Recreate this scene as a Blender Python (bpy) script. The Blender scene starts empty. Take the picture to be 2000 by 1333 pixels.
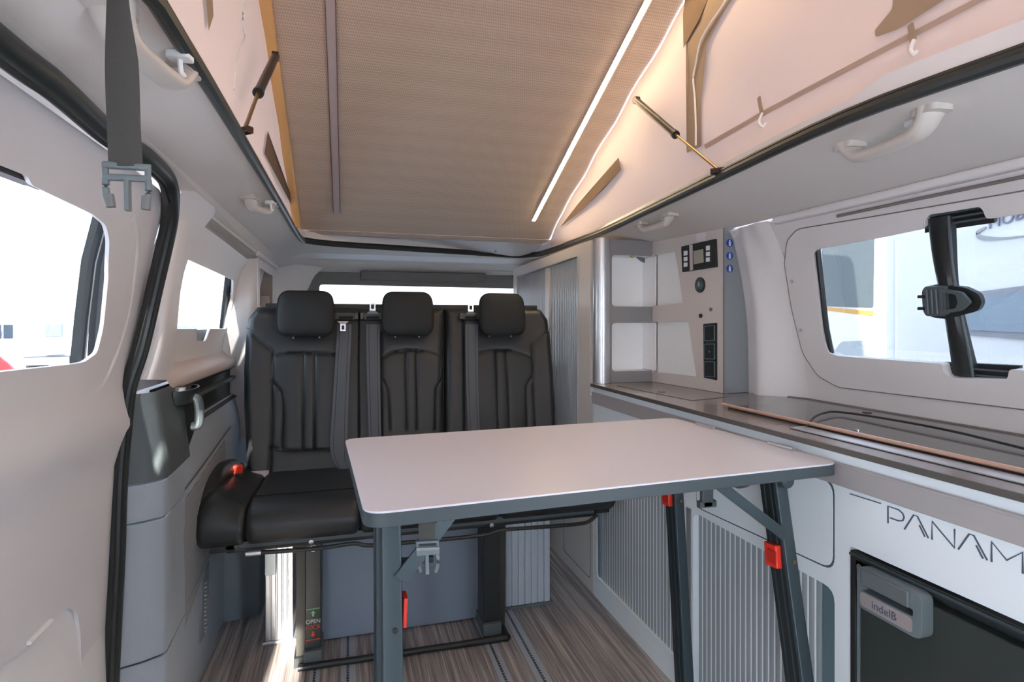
import bpy, bmesh, math, random
from mathutils import Vector, Matrix
from mathutils.geometry import delaunay_2d_cdt
PI = math.pi
SC = bpy.context.scene
COL = SC.collection

# ------------------------------------------------------------------ camera, world, sun, exposure
H = 1.1
FPX, YAW, HORIZON = 1117.0, math.radians(16), 628.0
cam_d = bpy.data.cameras.new('camera'); cam = bpy.data.objects.new('camera', cam_d); COL.objects.link(cam)
cam.location = (0, 0, H); cam.rotation_euler = (PI/2, 0, -YAW)
cam_d.sensor_width = 36; cam_d.lens = 36*FPX/2000; cam_d.shift_y = -(666.5-HORIZON)/2000
cam_d.clip_start = 0.02; cam_d.clip_end = 500
SC.camera = cam

w = bpy.data.worlds.new('sky'); SC.world = w; w.use_nodes = True
nt = w.node_tree; nt.nodes.clear()
out = nt.nodes.new('ShaderNodeOutputWorld'); bg = nt.nodes.new('ShaderNodeBackground')
tc = nt.nodes.new('ShaderNodeTexCoord'); sp = nt.nodes.new('ShaderNodeSeparateXYZ'); rp = nt.nodes.new('ShaderNodeValToRGB')
nt.links.new(tc.outputs['Generated'], sp.inputs[0]); nt.links.new(sp.outputs['Z'], rp.inputs[0])
rp.color_ramp.elements[0].position = 0.0; rp.color_ramp.elements[0].color = (.86, .93, 1.0, 1)
rp.color_ramp.elements[1].position = 0.7; rp.color_ramp.elements[1].color = (.62, .77, 1.0, 1)
nt.links.new(rp.outputs[0], bg.inputs[0]); nt.links.new(bg.outputs[0], out.inputs[0])
bg.inputs[1].default_value = 4.3

sun_d = bpy.data.lights.new('sun', 'SUN'); sun = bpy.data.objects.new('sun', sun_d); COL.objects.link(sun)
sun_dir = Vector((.05, 1, -.35)).normalized()
sun.rotation_euler = sun_dir.to_track_quat('-Z', 'Y').to_euler(); sun.location = (0, -4, 8)
sun_d.energy = 9.0; sun_d.angle = math.radians(.6); sun_d.color = (1, .93, .84)
SC.view_settings.view_transform = 'Standard'; SC.view_settings.look = 'None'
SC.view_settings.gamma = 1; SC.view_settings.use_curve_mapping = False
SC.view_settings.exposure = 1.95
try:
    SC.cycles.max_bounces = 12; SC.cycles.diffuse_bounces = 8; SC.cycles.glossy_bounces = 4
    SC.cycles.transmission_bounces = 6; SC.cycles.transparent_max_bounces = 12
    SC.cycles.caustics_reflective = False; SC.cycles.caustics_refractive = False
    SC.cycles.sample_clamp_indirect = 6
except Exception: pass

# ------------------------------------------------------------------ rays of the survey: picture point -> point on a real plane
s_, c_ = math.sin(YAW), math.cos(YAW)
def ray(u, v):
    a = (u-1000)/FPX; b = (HORIZON-v)/FPX
    return Vector((s_+a*c_, c_-a*s_, b))
def P(u, v, x=None, y=None, z=None):
    d = ray(u, v)
    t = x/d.x if x is not None else y/d.y if y is not None else (z-H)/d.z
    return Vector((t*d.x, t*d.y, H+t*d.z))
def PP(u, v, n, p0):
    d = ray(u, v); n = Vector(n); o = Vector((0, 0, H))
    return o+d*((Vector(p0)-o).dot(n)/d.dot(n))
def interp(z, L):
    if z <= L[0][0]: return L[0][1]
    for (a, b), (p, q) in zip(L, L[1:]):
        if z <= p: return b+(q-b)*(z-a)/(p-a)
    return L[-1][1]
def xl(z): return interp(z, [(0, -.44), (.6, -.46), (.9, -.49), (1.0, -.50), (1.3, -.43), (1.42, -.36), (1.5, -.30)])
def xr(z): return interp(z, [(0, 1.42), (.85, 1.42), (1.0, 1.40), (1.3, 1.33), (1.42, 1.26), (1.5, 1.2)])
def xd(z): return interp(z, [(0, -.53), (.4, -.525), (.78, -.505), (.87, -.475), (.95, -.49), (1.0, -.487), (1.2, -.45), (1.3, -.42), (1.41, -.375), (1.5, -.33)])
def S(u, v, f):
    z = 1.1
    for _ in range(60):
        p = P(u, v, x=f(z)); z = .5*z+.5*p.z
    return p
def SL(pts, f): return [(p.y, p.z) for p in (S(u, v, f) for u, v in pts)]

# ------------------------------------------------------------------ materials
def lin(c): return tuple(((k/255)/12.92 if k/255 <= .04045 else ((k/255+.055)/1.055)**2.4) for k in c)+(1,)
MATS = {}
def mat(name, rgb, rough=.5, metal=0, spec=.5, emit=None, estr=0, bump=None, mott=0, coat=0):
    if name in MATS: return MATS[name]
    m = bpy.data.materials.new(name); m.use_nodes = True; MATS[name] = m
    n = m.node_tree; b = n.nodes['Principled BSDF']
    b.inputs['Base Color'].default_value = lin(rgb); b.inputs['Roughness'].default_value = rough
    b.inputs['Metallic'].default_value = metal; b.inputs['Specular IOR Level'].default_value = spec
    b.inputs['Coat Weight'].default_value = coat
    if emit: b.inputs['Emission Color'].default_value = lin(emit); b.inputs['Emission Strength'].default_value = estr
    t = n.nodes.new('ShaderNodeTexCoord')
    if mott:
        nz = n.nodes.new('ShaderNodeTexNoise'); nz.inputs['Scale'].default_value = 6; nz.inputs['Detail'].default_value = 6
        n.links.new(t.outputs['Object'], nz.inputs[0])
        mx = n.nodes.new('ShaderNodeMix'); mx.data_type = 'RGBA'; mx.blend_type = 'MIX'
        c = lin(rgb); mx.inputs[6].default_value = tuple(k*(1-mott) for k in c[:3])+(1,); mx.inputs[7].default_value = tuple(min(1, k*(1+mott)) for k in c[:3])+(1,)
        n.links.new(nz.outputs[0], mx.inputs[0]); n.links.new(mx.outputs[2], b.inputs['Base Color'])
    if bump:
        sc_, st = bump
        nb = n.nodes.new('ShaderNodeTexNoise'); nb.inputs['Scale'].default_value = sc_; nb.inputs['Detail'].default_value = 3
        n.links.new(t.outputs['Object'], nb.inputs[0])
        bp = n.nodes.new('ShaderNodeBump'); bp.inputs['Strength'].default_value = st; bp.inputs['Distance'].default_value = .002
        n.links.new(nb.outputs[0], bp.inputs['Height']); n.links.new(bp.outputs[0], b.inputs['Normal'])
    return m
WHITE = mat('warm_white_plastic', (228, 224, 223), .45, bump=(400, .15), mott=.03)
DOORM = mat('door_trim_plastic', (216, 213, 214), .42, bump=(300, .12), mott=.04)
LINER = mat('headliner_fabric', (224, 218, 213), .9, bump=(900, .3), mott=.03)
GREYP = mat('grey_trim_plastic', (158, 168, 178), .5, bump=(500, .25), mott=.04)
DARKG = mat('dark_grey_plastic', (84, 92, 95), .45, bump=(500, .25))
BLACK = mat('black_plastic', (32, 36, 37), .4)
RUBBER = mat('black_rubber', (42, 47, 46), .38)
SEAT = mat('charcoal_seat_leather', (38, 42, 44), .42, bump=(260, .2), mott=.05)
SEATF = mat('charcoal_seat_fabric', (34, 38, 40), .75, bump=(900, .5), mott=.05)
PIPE = mat('black_seam', (14, 15, 16), .8)
WEB = mat('grey_webbing', (72, 72, 70), .8, bump=(1500, .5))
BELT = mat('black_belt', (80, 85, 91), .5, bump=(1200, .3))
CAB = mat('cabinet_white', (232, 240, 244), .35, mott=.015)
CABW = mat('cabinet_cream', (216, 210, 204), .4, mott=.02)
BANDG = mat('grey_rail', (176, 172, 172), .4, metal=.15)
EDGE = mat('slate_edge', (66, 76, 81), .45)
WORK = mat('worktop_taupe', (138, 129, 124), .22, mott=.06, coat=.2)
WEDGE = mat('worktop_edge', (88, 84, 80), .4)
GLASSK = mat('smoked_glass', (70, 64, 62), .05, spec=.9, coat=0)
COPPER = mat('copper_strip', (226, 184, 164), .38, metal=.6)
ALU = mat('brushed_aluminium', (205, 207, 210), .3, metal=.75)
STEEL = mat('steel', (190, 190, 190), .25, metal=1)
SLAT = mat('tambour_slat', (158, 168, 173), .38, metal=.1)
SLATB = mat('tambour_light_gap', (245, 248, 250), .5)
TAM2 = mat('tambour_silver', (176, 182, 186), .32, metal=.25)
SHELFG = mat('shelf_grey', (142, 140, 141), .4)
WHITEI = mat('niche_white', (248, 248, 248), .5)
TABLE = mat('table_laminate', (218, 216, 225), .32, mott=.015, bump=(600, .05))
TLEG = mat('table_leg_paint', (60, 73, 79), .4, metal=.3)
TLEGD = mat('table_leg_channel', (30, 36, 38), .45)
RED = mat('red_plastic', (225, 52, 34), .4)
BLUE = mat('sticker_blue', (16, 62, 150), .4)
STW = mat('sticker_white', (238, 240, 242), .5)
GREEN = mat('label_green', (120, 190, 140), .5)
REDL = mat('label_red', (220, 70, 45), .5)
INK = mat('lettering_slate', (78, 90, 104), .5)
FRIDGE = mat('fridge_charcoal', (48, 54, 52), .45, bump=(1500, .4), mott=.1)
GREYH = mat('handle_grey', (105, 116, 120), .45, bump=(900, .2))
BOXG = mat('slate_box', (136, 148, 164), .4)
ROOFW = mat('roof_paint_white', (226, 224, 224), .3)
CREAMH = mat('cream_handle', (206, 198, 190), .4)
LEDLIT = mat('led_lit_edge', (236, 190, 128), .55, mott=.05)  # LED light on the roof board's edge, painted in as amber
BRONZE = mat('dark_strut', (58, 48, 40), .35, metal=.5)
BRASS = mat('strut_rod', (150, 122, 86), .3, metal=.8)
FLAP = mat('brown_mesh_fabric', (120, 98, 80), .9)
LED = mat('led_strip', (255, 236, 205), .5, emit=(255, 226, 180), estr=15)
ALUST = mat('lavender_profile', (196, 184, 186), .45)
LCD = mat('lcd_screen', (168, 166, 150), .2)
CARW = mat('caravan_white', (232, 232, 232), .4)
CARR = mat('car_red', (190, 30, 30), .3)
CARG = mat('car_window', (60, 72, 84), .1)
GRND = mat('pale_concrete', (205, 202, 198), .9, mott=.08)
ORNG = mat('orange_band', (214, 160, 80), .5)
TREE = mat('treeline', (176, 182, 180), .9)
LETG = mat('letter_grey', (120, 122, 135), .5)

def node_mat(name):
    m = bpy.data.materials.new(name); m.use_nodes = True; m.node_tree.nodes.clear(); MATS[name] = m
    return m, m.node_tree
def mk_glass(name, tint):
    m, n = node_mat(name)
    o = n.nodes.new('ShaderNodeOutputMaterial'); t = n.nodes.new('ShaderNodeBsdfTransparent'); g = n.nodes.new('ShaderNodeBsdfGlossy')
    t.inputs[0].default_value = tint; g.inputs['Roughness'].default_value = .02
    lw = n.nodes.new('ShaderNodeLayerWeight'); pw = n.nodes.new('ShaderNodeMath'); pw.operation = 'POWER'; pw.inputs[1].default_value = 5
    f = n.nodes.new('ShaderNodeMath'); f.operation = 'MULTIPLY_ADD'; f.inputs[1].default_value = .5; f.inputs[2].default_value = .03
    n.links.new(lw.outputs['Facing'], pw.inputs[0]); n.links.new(pw.outputs[0], f.inputs[0])
    mx = n.nodes.new('ShaderNodeMixShader'); n.links.new(f.outputs[0], mx.inputs[0]); n.links.new(t.outputs[0], mx.inputs[1]); n.links.new(g.outputs[0], mx.inputs[2])
    n.links.new(mx.outputs[0], o.inputs[0]); return m
GLASS = mk_glass('tinted_glass', (.36, .37, .38, 1))
GLASS2 = mk_glass('light_glass', (.46, .47, .48, 1))
CLEAR = mk_glass('clear_plastic', (.9, .88, .84, 1))
def mk_canvas(name, rgb, tr):
    m, n = node_mat(name)
    o = n.nodes.new('ShaderNodeOutputMaterial'); d = n.nodes.new('ShaderNodeBsdfDiffuse'); t = n.nodes.new('ShaderNodeBsdfTranslucent')
    mx = n.nodes.new('ShaderNodeMixShader'); mx.inputs[0].default_value = tr
    tcn = n.nodes.new('ShaderNodeTexCoord'); nz = n.nodes.new('ShaderNodeTexNoise'); nz.inputs['Scale'].default_value = 900
    b = n.nodes.new('ShaderNodeBump'); b.inputs['Strength'].default_value = .2; b.inputs['Distance'].default_value = .001
    n.links.new(tcn.outputs['Object'], nz.inputs[0]); n.links.new(nz.outputs[0], b.inputs['Height'])
    for q in (d, t): q.inputs[0].default_value = lin(rgb); n.links.new(b.outputs[0], q.inputs['Normal'])
    n.links.new(d.outputs[0], mx.inputs[1]); n.links.new(t.outputs[0], mx.inputs[2]); n.links.new(mx.outputs[0], o.inputs[0]); return m
CANVAS = mk_canvas('rose_canvas', (212, 193, 184), .035)
MESHB = mk_canvas('beige_canvas', (168, 149, 130), .025)
HEM = mk_canvas('hem_canvas', (184, 164, 152), .025)

def wave_mat(name, rgb, axis, scale, strength, rough=.5, dark=.75, metal=0, rgb2=None, dist=.001):
    m = mat(name, rgb, rough, metal=metal); n = m.node_tree; b = n.nodes['Principled BSDF']
    t = n.nodes.new('ShaderNodeTexCoord'); wv = n.nodes.new('ShaderNodeTexWave'); wv.bands_direction = axis; wv.inputs['Scale'].default_value = scale
    n.links.new(t.outputs['Object'], wv.inputs[0])
    mx = n.nodes.new('ShaderNodeMix'); mx.data_type = 'RGBA'
    c = lin(rgb); mx.inputs[6].default_value = tuple(k*dark for k in c[:3])+(1,); mx.inputs[7].default_value = lin(rgb2) if rgb2 else c
    n.links.new(wv.outputs[1], mx.inputs[0]); n.links.new(mx.outputs[2], b.inputs['Base Color'])
    bp = n.nodes.new('ShaderNodeBump'); bp.inputs['Strength'].default_value = strength; bp.inputs['Distance'].default_value = dist
    n.links.new(wv.outputs[1], bp.inputs['Height']); n.links.new(bp.outputs[0], b.inputs['Normal']); return m
RIBBED = wave_mat('ribbed_grey_plastic', (156, 160, 164), 'Z', 34, .9, dark=.62)

def mk_roofboard():
    m = mat('roof_board_fabric', (205, 186, 168), .8); n = m.node_tree; b = n.nodes['Principled BSDF']
    t = n.nodes.new('ShaderNodeTexCoord'); mp = n.nodes.new('ShaderNodeMapping'); mp.inputs['Rotation'].default_value = (0, 0, .785)
    ck = n.nodes.new('ShaderNodeTexChecker'); ck.inputs['Scale'].default_value = 200
    ck.inputs[1].default_value = lin((220, 202, 184)); ck.inputs[2].default_value = lin((192, 174, 156))
    n.links.new(t.outputs['Object'], mp.inputs[0]); n.links.new(mp.outputs[0], ck.inputs[0]); n.links.new(ck.outputs[0], b.inputs['Base Color'])
    return m
ROOFB = mk_roofboard()

def mk_floor():
    m = mat('streaked_wood_vinyl', (120, 110, 106), .45); n = m.node_tree; b = n.nodes['Principled BSDF']
    t = n.nodes.new('ShaderNodeTexCoord')
    def noise(sx, sy, det):
        mp = n.nodes.new('ShaderNodeMapping'); mp.inputs['Scale'].default_value = (sx, sy, 1); mp.inputs['Rotation'].default_value = (0, 0, math.radians(0))
        nz = n.nodes.new('ShaderNodeTexNoise'); nz.inputs['Scale'].default_value = 1; nz.inputs['Detail'].default_value = det; nz.inputs['Roughness'].default_value = .7
        n.links.new(t.outputs['Object'], mp.inputs[0]); n.links.new(mp.outputs[0], nz.inputs[0]); return nz
    a = noise(260, 3, 6); c = noise(60, 1.2, 3)
    ad = n.nodes.new('ShaderNodeMath'); ad.operation = 'ADD'; n.links.new(a.outputs[0], ad.inputs[0]); n.links.new(c.outputs[0], ad.inputs[1])
    r = n.nodes.new('ShaderNodeValToRGB'); e = r.color_ramp.elements
    hf = n.nodes.new('ShaderNodeMath'); hf.operation = 'MULTIPLY'; hf.inputs[1].default_value = .5; n.links.new(ad.outputs[0], hf.inputs[0])
    e[0].position = .36; e[0].color = lin((80, 76, 76)); e[1].position = .66; e[1].color = lin((232, 220, 210))
    k = e.new(.5); k.color = lin((158, 147, 143))
    n.links.new(hf.outputs[0], r.inputs[0]); n.links.new(r.outputs[0], b.inputs['Base Color'])
    bp = n.nodes.new('ShaderNodeBump'); bp.inputs['Strength'].default_value = .3; bp.inputs['Distance'].default_value = .001
    n.links.new(hf.outputs[0], bp.inputs['Height']); n.links.new(bp.outputs[0], b.inputs['Normal']); return m
FLOOR = mk_floor()

# ------------------------------------------------------------------ mesh helpers
ORG = {}
def link(name, bm, m, parent=None, sharp=35, bevel=0, seg=2):
    bm.normal_update()
    if parent is not None:
        o0 = ORG.get(parent.name, Vector((0, 0, 0))); bmesh.ops.translate(bm, vec=-o0, verts=bm.verts)
    me = bpy.data.meshes.new(name); bm.to_mesh(me); bm.free()
    for p in me.polygons: p.use_smooth = True
    me.set_sharp_from_angle(angle=math.radians(sharp))
    for k in (m if isinstance(m, (list, tuple)) else [m]): me.materials.append(k)
    o = bpy.data.objects.new(name, me); COL.objects.link(o)
    if parent is not None:
        o.parent = parent; ORG[o.name] = ORG.get(parent.name, Vector((0, 0, 0)))
    if bevel:
        b = o.modifiers.new('bevel', 'BEVEL'); b.width = bevel; b.segments = seg; b.limit_method = 'ANGLE'; b.angle_limit = math.radians(40); b.harden_normals = True
    return o
def thing(name, label, cat, loc=(0, 0, 0), group=None):
    o = bpy.data.objects.new(name, None); COL.objects.link(o); o.location = loc; o.empty_display_size = .05
    ORG[o.name] = Vector(loc); o['label'] = label; o['category'] = cat
    if group: o['group'] = group
    return o
def tag(o, label, cat, group=None):
    o['label'] = label; o['category'] = cat
    if group: o['group'] = group
    return o
def struct(o, label=None):
    o['kind'] = 'structure'
    if label: o['label'] = label
    return o
def sempty(name, label=None):
    o = bpy.data.objects.new(name, None); COL.objects.link(o); ORG[o.name] = Vector((0, 0, 0)); return struct(o, label)
def box(bm, lo, hi, M=None):
    x0, y0, z0 = lo; x1, y1, z1 = hi
    v = [bm.verts.new(p) for p in ((x0, y0, z0), (x1, y0, z0), (x1, y1, z0), (x0, y1, z0), (x0, y0, z1), (x1, y0, z1), (x1, y1, z1), (x0, y1, z1))]
    for f in ((0, 3, 2, 1), (4, 5, 6, 7), (0, 1, 5, 4), (1, 2, 6, 5), (2, 3, 7, 6), (3, 0, 4, 7)): bm.faces.new([v[i] for i in f])
    if M is not None: bmesh.ops.transform(bm, matrix=M, verts=v)
def B(lo, hi, M=None):
    bm = bmesh.new(); lo2 = [min(a, b) for a, b in zip(lo, hi)]; hi2 = [max(a, b) for a, b in zip(lo, hi)]; box(bm, lo2, hi2, M); return bm
def loft(bm, rings, cap=True, closed=True):
    V = [[bm.verts.new(p) for p in r] for r in rings]; n = len(V[0])
    for a, b in zip(V, V[1:]):
        for i in range(n if closed else n-1):
            j = (i+1) % n
            try: bm.faces.new((a[i], a[j], b[j], b[i]))
            except ValueError: pass
    if cap and closed: bm.faces.new(V[0][::-1]); bm.faces.new(V[-1])
    bmesh.ops.recalc_face_normals(bm, faces=bm.faces)
def cr(pts, n=6, closed=False):
    pts = [Vector(p) for p in pts]; N = len(pts); o = []
    rng = range(N) if closed else range(N-1)
    for i in rng:
        if closed: p0, p1, p2, p3 = pts[(i-1) % N], pts[i], pts[(i+1) % N], pts[(i+2) % N]
        else: p0, p1, p2, p3 = pts[max(i-1, 0)], pts[i], pts[i+1], pts[min(i+2, N-1)]
        for k in range(n):
            t = k/n
            o.append(.5*((2*p1)+(-p0+p2)*t+(2*p0-5*p1+4*p2-p3)*t*t+(-p0+3*p1-3*p2+p3)*t**3))
    if not closed: o.append(pts[-1])
    return o
def sweep(bm, path, prof, up=(0, 0, 1), closed=False, twist=None):
    path = [Vector(p) for p in path]; rings = []; N = len(path)
    for i, p in enumerate(path):
        if closed: t = path[(i+1) % N]-path[i-1]
        else: t = path[min(i+1, N-1)]-path[max(i-1, 0)]
        t.normalize(); u = Vector(up); sd = t.cross(u)
        if sd.length < 1e-4: u = Vector((1, .01, 0)); sd = t.cross(u)
        sd.normalize(); u2 = sd.cross(t).normalized()
        rings.append([p+sd*a+u2*b for a, b in prof])
    if closed: rings.append(rings[0]); loft(bm, rings, cap=False)
    else: loft(bm, rings)
def circ(r, n=10, ry=None): return [(r*math.cos(2*PI*k/n), (ry or r)*math.sin(2*PI*k/n)) for k in range(n)]
def rect(w_, h_, r=0):
    if not r: return [(-w_/2, -h_/2), (w_/2, -h_/2), (w_/2, h_/2), (-w_/2, h_/2)]
    return [tuple(q) for q in rnd([(-w_/2, -h_/2), (w_/2, -h_/2), (w_/2, h_/2), (-w_/2, h_/2)], r, 4)]
def tube(path, r, n=10, up=(0, 0, 1), ry=None, closed=False):
    bm = bmesh.new(); sweep(bm, path, circ(r, n, ry), up, closed); return bm
def bar(a, b, w_, h_, up=(0, 0, 1), r=0):
    bm = bmesh.new(); sweep(bm, [a, b], rect(w_, h_, r), up); return bm
def rnd(pts, r, n=5):
    o = []; N = len(pts)
    for i in range(N):
        p = Vector(pts[i][:2]); rr = pts[i][2] if len(pts[i]) > 2 else r
        a = (Vector(pts[i-1][:2])-p); b = (Vector(pts[(i+1) % N][:2])-p)
        if rr <= 0: o.append(p); continue
        d = min(rr, a.length*.45, b.length*.45); A = p+a.normalized()*d; Bp = p+b.normalized()*d
        for k in range(n+1):
            t = k/n; o.append((1-t)**2*A+2*t*(1-t)*p+t*t*Bp)
    return o
def inside(p, poly):
    c = False; n = len(poly); x, y = p
    for i in range(n):
        x1, y1 = poly[i]; x2, y2 = poly[i-1]
        if (y1 > y) != (y2 > y) and x < (x2-x1)*(y-y1)/(y2-y1)+x1: c = not c
    return c
def slab(outer, holes, fn, th=.004, grid=None):
    """flat or curved plate from 2-D outlines; thickness grows against the surface normal"""
    V = []; E = []
    for L in [outer]+list(holes):
        k = len(V); V += [Vector((p[0], p[1])) for p in L]; E += [(k+i, k+(i+1) % len(L)) for i in range(len(L))]
    ou = [tuple(p)[:2] for p in outer]; hs = [[tuple(p)[:2] for p in h] for h in holes]
    if grid:
        xs = [p[0] for p in ou]; ys = [p[1] for p in ou]; gx, gy = grid
        i = min(xs)+gx/2
        while i < max(xs):
            j = min(ys)+gy/2
            while j < max(ys):
                if inside((i, j), ou) and not any(inside((i, j), h) for h in hs): V.append(Vector((i, j)))
                j += gy
            i += gx
    v, e, f, *_ = delaunay_2d_cdt(V, E, [], 0, 1e-6)
    bm = bmesh.new(); top = [bm.verts.new(fn(p.x, p.y)) for p in v]
    for q in f:
        cx = sum((v[i].x for i in q))/len(q); cy = sum((v[i].y for i in q))/len(q)
        if inside((cx, cy), ou) and not any(inside((cx, cy), h) for h in hs): bm.faces.new([top[i] for i in q])
    bmesh.ops.delete(bm, geom=[q for q in bm.verts if not q.link_faces], context='VERTS')
    if th:
        bm.normal_update(); vs = list(bm.verts); fs = list(bm.faces); cp = {q: bm.verts.new(q.co-q.normal*th) for q in vs}
        be = [ed for ed in bm.edges if len(ed.link_faces) == 1]
        for ed in be:
            l = ed.link_loops[0]; a, b = l.vert, l.link_loop_next.vert
            bm.faces.new((b, a, cp[a], cp[b]))
        for q in fs: bm.faces.new([cp[x] for x in reversed(q.verts)])
    return bm
def patch(rows, n=0):
    if n: rows = [cr(r, n) for r in rows]; rows = [list(c) for c in zip(*[cr(list(c), n) for c in zip(*rows)])]
    bm = bmesh.new(); V = [[bm.verts.new(p) for p in r] for r in rows]
    for a, b in zip(V, V[1:]):
        for i in range(len(a)-1): bm.faces.new((a[i], a[i+1], b[i+1], b[i]))
    return bm
def thick(bm, th):
    bm.normal_update(); vs = list(bm.verts); fs = list(bm.faces); cp = {q: bm.verts.new(q.co-q.normal*th) for q in vs}
    for ed in [ed for ed in bm.edges if len(ed.link_faces) == 1]:
        l = ed.link_loops[0]; a, b = l.vert, l.link_loop_next.vert; bm.faces.new((b, a, cp[a], cp[b]))
    for q in fs: bm.faces.new([cp[x] for x in reversed(q.verts)])
    return bm
def disc(c, axis, r, h, n=20):
    c = Vector(c); ax = Vector(axis).normalized(); up = Vector((0, 0, 1)) if abs(ax.z) < .9 else Vector((0, 1, 0))
    bm = bmesh.new(); sweep(bm, [c, c+ax*h], circ(r, n), up); return bm
def text(name, s, size, M, m, parent=None, ext=.0004, align='CENTER', sx=1):
    cu = bpy.data.curves.new(name, 'FONT'); cu.body = s; cu.size = size; cu.extrude = ext; cu.align_x = align; cu.materials.append(m)
    cu.resolution_u = 3
    o = bpy.data.objects.new(name, cu); COL.objects.link(o)
    o0 = ORG.get(parent.name, Vector((0, 0, 0))) if parent else Vector((0, 0, 0))
    bpy.context.view_layer.update()
    me = bpy.data.meshes.new_from_object(o); bpy.data.objects.remove(o); me.name = name
    bm = bmesh.new(); bm.from_mesh(me); bmesh.ops.transform(bm, matrix=M @ Matrix.Diagonal((sx, 1, 1, 1)), verts=bm.verts)
    return link(name, bm, m, parent)
def frame(c, X, Y):
    X = Vector(X).normalized(); Y = Vector(Y).normalized(); Z = X.cross(Y).normalized()
    return Matrix(((X.x, Y.x, Z.x, c[0]), (X.y, Y.y, Z.y, c[1]), (X.z, Y.z, Z.z, c[2]), (0, 0, 0, 1)))
YZl = lambda f, off=0: (lambda y, z: (f(z)+off, y, z))
# ================================================================== SETTING
# floor
fl = link('floor', B((-.60, -1.3, -.03), (1.45, 3.42, 0)), FLOOR); struct(fl, 'streaked grey-brown wood-look vinyl floor')
def floor_rail(x0, x1, y0, y1):
    r = link('floor_rail', B((x0, y0, 0), (x1, y1, .0015)), mat('rail_grey', (176, 180, 188), .4, metal=.1), fl)
    bm = bmesh.new(); y = y0; xm = (x0+x1)/2
    while y < y1-.012:
        for sx in (-1,):
            pts = [(xm-.004, y), (xm+.004, y+.004), (xm+.004, y+.009), (xm-.004, y+.012)]
            v0 = [bm.verts.new((a, b, .0015)) for a, b in pts]; v1 = [bm.verts.new((a, b, .003)) for a, b in pts]
            bm.faces.new(v1); 
            for i in range(4): bm.faces.new((v0[i], v0[(i+1) % 4], v1[(i+1) % 4], v1[i]))
        y += .014
    t = link('rail_teeth', bm, mat('rail_dark', (70, 76, 84), .4), r); t['kind'] = 'stuff'
floor_rail(.445, .485, .9, 2.4); floor_rail(.555, .60, .9, 2.6); floor_rail(-.02, .02, .9, 2.4); floor_rail(-.115, -.085, .9, 2.4)

# ---- roof opening outline at the liner
OP = [(-.215, .15), (-.212, .745), (-.208, 1.1), (-.206, 2.0), (-.204, 2.68), (-.17, 2.80), (-.05, 2.87), (.2, 2.93), (.6, 3.02), (.88, 3.08), (.985, 3.03), (1.02, 2.88), (1.017, 2.27), (.96, 1.7), (.91, 1.26), (.868, .83), (.905, .5), (.92, .15)]
OPL = cr([(x, y, 1.468) for x, y in OP], 5, closed=True)
# ---- headliner (ceiling)
def linz(x, y):
    z = 1.468
    dl = max(0, (-.215-x))/.16; dr = max(0, x-.9)/.34; db = max(0, y-2.85)/.5
    return z-.055*min(1, dl)**1.3-.05*min(1, dr)**1.5-.035*min(1, db)
outer = [(-.375, -1.3), (1.262, -1.3), (1.262, 2.4), (1.262, 3.38), (-.375, 3.38)]
hole = [(p.x, p.y) for p in OPL]
cl = link('ceiling', slab(outer, [hole], lambda x, y: (x, y, linz(x, y)), -.012, grid=(.06, .12)), LINER); struct(cl, 'warm grey fabric headliner around the roof opening')
# outer roof skin above the liner
link_r = link('roof', slab([(-.44, -1.35), (1.34, -1.35), (1.34, 3.5), (-.44, 3.5)], [[(-.25, .12), (1.0, .12), (1.06, 3.1), (-.25, 3.1)]], lambda x, y: (x, y, 1.50-.09*max(0, (abs(x-.45)-.7)/.4)**2), -.006, grid=(.1, .5)), ROOFW); struct(link_r)
# edge seal and white flange
t1 = sempty('trim_1', 'edge of the roof opening')
link('rubber_seal', tube(OPL, .0115, 10, closed=True), RUBBER, t1)
link('rubber_lip', tube([p+Vector((0, 0, .012)) for p in OPL], .006, 8, closed=True), BLACK, t1)
def fl_off(p, d):
    c = Vector((.38, min(max(p.y, .5), 2.6), p.z)); q = p-c; q.z = 0; q.normalize(); return p+q*d
bm = bmesh.new()
def fh(p):
    if p.x > .8 and p.y < 2.6: return .052 if p.y < .80 else .034 if p.y < 1.2 else .030
    return .032 if p.y > 2.6 else .018
rings = []
for p in OPL+[OPL[0]]:
    if p.y > 2.62:
        rings.append([fl_off(p, -.004)+Vector((0, 0, .004)), fl_off(p, .002)+Vector((0, 0, .048)), fl_off(p, .016)+Vector((0, 0, .048)), fl_off(p, .016)+Vector((0, 0, .004))]); continue
    h = fh(p); a = fl_off(p, .004); b = fl_off(p, .018)
    rings.append([a+Vector((0, 0, .006)), fl_off(p, .006)+Vector((0, 0, h)), b+Vector((0, 0, h)), b+Vector((0, 0, .004))])
loft(bm, rings, cap=False); link('white_flange', bm, ROOFW, t1)

link('drain_plug', disc(Vector((.775, 3.03, 1.486)), (0, -1, 0), .006, .008, 14), BLACK, t1)
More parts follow.
